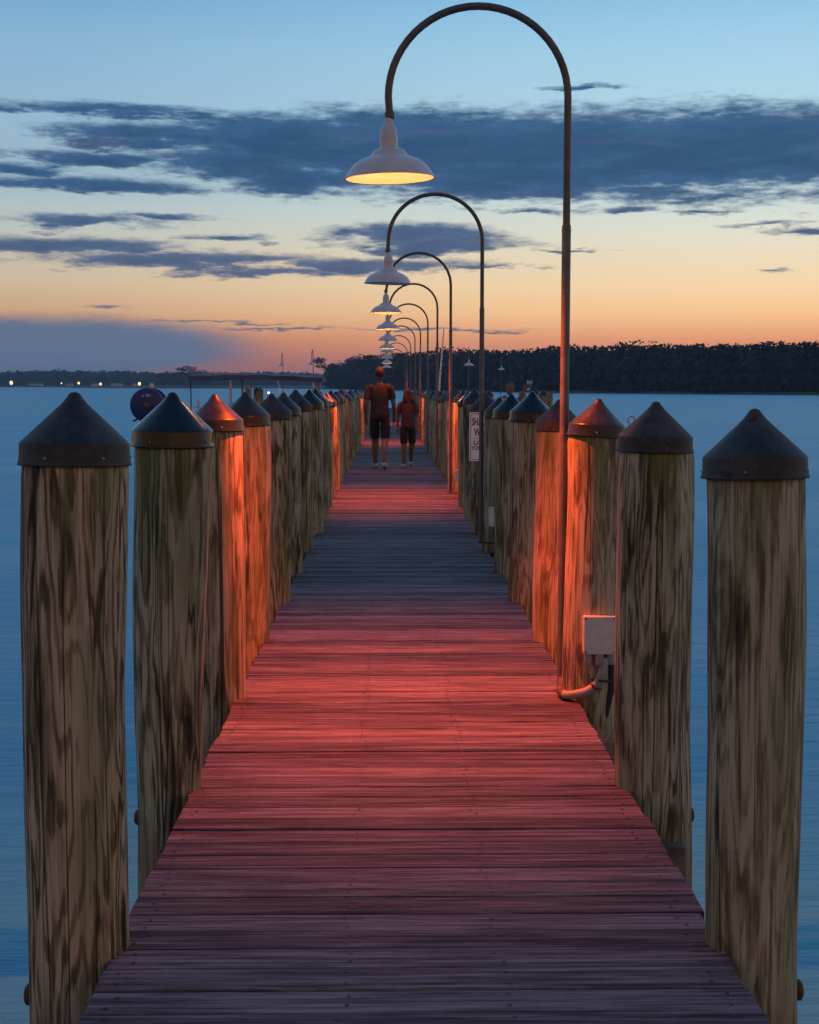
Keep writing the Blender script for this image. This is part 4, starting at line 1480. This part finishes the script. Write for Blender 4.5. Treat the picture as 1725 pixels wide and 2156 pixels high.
def woods(name, xs, Yf, topf, basef, leafm, rows, sz, per, label, seed, jit):
    rg = random.Random(seed)
    mb = MB()
    tr = MB()
    for (row, dyr, hf) in rows:
        px = xs[0]
        while px < xs[1]:
            Y = Yf(px) + dyr * (Yf(px) / 480)
            x_ = at(px, 811, Y).x
            zt = at(px, topf(px), Y).z
            zt = WZ + (zt - WZ) * hf * (1 + rg.gauss(0, jit))
            h_ = zt - WZ
            wr = h_ * rg.choice((rg.uniform(.20, .32), rg.uniform(.3, .5)))
            np_ = rg.randint(3, 5)
            for i in range(np_):
                t_ = (i + .5) / np_
                rr = wr * (1.0 - .55 * abs(t_ - .35) * 1.5)
                puff_leaves(mb, (x_ + rg.uniform(-.4, .4) * wr, Y + rg.uniform(-.3, .3) * wr, WZ + h_ * (.16 + .78 * t_)),
                            (rr * rg.uniform(.75, 1.2), rr, h_ / np_ * .62), per // np_, sz, rg)
            puff_leaves(mb, (x_ + rg.uniform(-.3, .3) * wr, Y, zt - h_ * .07), (wr * .75, wr * .6, h_ * .085), per // 5, sz * .8, rg)
            core = MB().ball((x_, Y, WZ + h_ * .46), (wr * .95, wr * .8, h_ * .42), 9, 7)
            core.v = [tuple(c + rg.uniform(-.12, .12) * wr for c in p_) for p_ in core.v]
            mb.add(core.v, core.f, 0, False, .12)
            if row > 2:
              tr.tube([(x_, Y, WZ), (x_ + rg.uniform(-.5, .5), Y, WZ + h_ * .8)], [h_ * .014, h_ * .004], 5, mi=1, caps=False)
            px += wr * 1.5 / Y * FPX * rg.uniform(.7, 1.25) / 1.6
    mb.add(tr.v, tr.f, 1, False, .2)
    o = mb.build(name, [leafm, M['bark']], attr='leaf')
    tag(o, label, 'woods', None, 'stuff')
    return o


TOP = [(690, 772), (720, 764), (760, 749), (800, 747), (850, 742), (930, 738), (1000, 734), (1060, 739), (1120, 734), (1200, 730), (1330, 727), (1500, 726), (1740, 723), (2600, 712)]
woods('woodland', (700, 2050), lambda p_: interp(SH, p_) + 4, lambda p_: interp(TOP, p_), None, M['leaf'],
      ((0, 0, .26), (0, 3, .55), (1, 12, .84), (2, 26, .97), (3, 44, 1.0), (4, 60, 1.0)),   .8, 170, 'dark wood along the right shore', 5, .03)
FT = [(-300, 784), (0, 783), (130, 781), (260, 782), (330, 784), (480, 786), (560, 783), (640, 785), (720, 790)]
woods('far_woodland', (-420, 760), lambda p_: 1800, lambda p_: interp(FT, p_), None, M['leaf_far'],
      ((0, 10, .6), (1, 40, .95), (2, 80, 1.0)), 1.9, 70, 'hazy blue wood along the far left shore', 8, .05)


def tree(px, base_y, top_y, Y, wpx, label, seed, kind='round', group='trees of the low island'):
    rg = random.Random(seed)
    x_ = at(px, 811, Y).x
    zt = at(px, top_y, Y).z
    z0 = WZ + .6
    h_ = zt - z0
    w = size(wpx, Y) / 2
    root = thing('tree', label, 'tree', (x_, Y, z0), 0, group)
    t = MB()
    lean = rg.uniform(-.06, .06) * h_
    t.tube([(0, 0, -.8), (lean * .4, 0, h_ * .4), (lean, 0, h_ * .82)], [h_ * .022, h_ * .016, h_ * .006], 8)
    cr = MB()
    n = 9 if kind == 'pine' else 7
    for i in range(n):
        a = rg.uniform(0, 6.28)
        if kind == 'pine':
            rr, zc = w * rg.uniform(.3, .85), h_ * rg.uniform(.55, .96)
        else:
            rr, zc = w * rg.uniform(.15, .75), h_ * rg.uniform(.28, .9)
        c_ = Vector((lean * .7 + rr * math.cos(a), rr * .7 * math.sin(a), zc))
        t.tube([(lean * .5, 0, max(h_ * .2, zc - h_ * .2)), tuple(c_)], [h_ * .008, h_ * .003], 5)
        pr = w * rg.uniform(.32, .5)
        puff_leaves(cr, c_, (pr * 1.15, pr, pr * (.42 if kind == 'pine' else .7)), 60 if kind == 'pine' else 90, h_ * .033, rg)
    t.build('trunk', M['bark'], root)
    cr.build('crown', M['leaf'], root, attr='leaf')
    return root


tree(688, 818, 752, 960, 46, 'flat topped lone pine standing left of the dark wood', 3, 'pine', 'pines left of the dark wood')
tree(712, 818, 766, 930, 34, 'small tree between the lone pine and the dark wood', 9, 'pine', 'pines left of the dark wood')
isl = [(345, 787, 40, 'low bushy tree at the left tip of the island trees'), (368, 781, 44, 'bushy island tree, second from the left tip'),
       (388, 771, 40, 'tall thin crowned tree on the island, left of its twin'), (412, 770, 44, 'tall thin crowned tree on the island, right of its twin'),
       (432, 784, 40, 'rounded island tree just right of the tall twins'), (462, 780, 34, 'small dark pine on the island above the canopy'),
       (500, 789, 46, 'low tree at the right end of the island'), (400, 790, 60, 'broad low tree in front of the tall island twins')]
for i, (px, ty, w, lab) in enumerate(isl):
    tree(px, 817, ty, 1190 - (25 if i == 7 else 0) + 4 * i, w, lab, 20 + i, 'pine' if i in (2, 3, 5) else 'round')

# houses and their lights on the far left shore
YH = 1770
hs = [(24, 806, 2.2, None, 'bright white shore lamp at the far left edge'), (130, 807, .9, 'w', 'pale house with reddish small lamp on the far shore'),
      (166, 806.5, 1.5, None, 'yellow shore lamp between two far houses'), (212, 808.5, 1.5, 'w', 'pale house with bright lamp at its right end'),
      (294, 808, 1.9, 'w', 'pale house with tall yellow lamp near the island')]
for i, (px, py, lr, hw, lab) in enumerate(hs):
    c_ = at(px, py, YH - 8)
    rl = thing('shore_lamp', lab if hw is None else lab.replace('pale house with ', '').replace(' at its right end', ' right of the far pale house'), 'lamp', (c_.x, c_.y, WZ), 0, 'lamps on the far shore')
    MB().tube([(0, 0, 0), (0, 0, c_.z - WZ - .3)], .15, 6).build('pole', M['pipe'], rl)
    MB().ball((0, 0, c_.z - WZ), (lr * .9, lr * .9, lr * 1.1), 12, 8).build('globe', M['shorelamp'], rl)
for (px, wpx, lab) in ((75, 26, 'wide pale house with low roof near the far left lamp'), (145, 14, 'small pale house between two far lamps'), (203, 20, 'pinkish house beside the far lamp'), (245, 22, 'pale gabled house half way to the island'), (286, 12, 'narrow pale house by the tall yellow lamp')):
    c_ = at(px, 812.8, YH)
    w, d, hh = size(wpx, YH), 8.0, size(4.6, YH)
    hr_ = thing('house', lab, 'house', (c_.x, YH, WZ + 1.4), 0, 'houses on the far shore')
    MB().box((0, d / 2, hh / 2), (w, d, hh)).build('wall', M['house'], hr_)
    rf = MB()
    rf.add([(-w / 2 - .4, -.4, hh), (w / 2 + .4, -.4, hh), (w / 2 + .4, d + .4, hh), (-w / 2 - .4, d + .4, hh), (-w / 2 - .4, d / 2, hh * 1.7), (w / 2 + .4, d / 2, hh * 1.7)],
           [(0, 1, 5, 4), (2, 3, 4, 5), (0, 4, 3), (1, 2, 5), (3, 2, 1, 0)])
    rf.build('roof', M['roof'], hr_)
    for k in range(max(2, int(w / 4))):
        MB().box((-w / 2 + w * (k + .5) / max(2, int(w / 4)), -.04, hh * .5), (1.2, .1, 1.4)).build('window', M['roof'], hr_)
for (px, py, lab) in ((579.5, 838, 'left of two small white lamps far behind the boats'), (588.5, 836.5, 'right of two small white lamps far behind the boats')):
    c_ = at(px, py, 90)
    rl = thing('dock_lamp', lab, 'lamp', (c_.x, 90, WZ), 0, 'small lamps behind the boats')
    MB().tube([(0, 0, -.4), (0, 0, c_.z - WZ)], .05, 8).build('pole', M['pile'], rl)
    MB().ball((0, 0, c_.z - WZ), .055, 10, 8).build('globe', M['lampwhite'], rl)

# ------------------------------------------------------------------ evening haze over the bay
hz = MB().box((0, 1400, 15), (5200, 3400, 2 * (15 - WZ) + 2 * 1.0))
HAZE = hz.build('haze', [])
hm = bpy.data.materials.new('evening_haze')
hm.use_nodes = True
ht = NT(hm.node_tree)
for n_ in list(ht.n):
    ht.n.remove(n_)
pv = ht.node('ShaderNodeVolumePrincipled')
pv.inputs['Color'].default_value = (.45, .72, 1.0, 1)
pv.inputs['Density'].default_value = .00018
pv.inputs['Anisotropy'].default_value = 0.0
ho = ht.node('ShaderNodeOutputMaterial')
ht.l.new(pv.outputs[0], ho.inputs['Volume'])
HAZE.data.materials.append(hm)
tag(HAZE, kind='stuff')
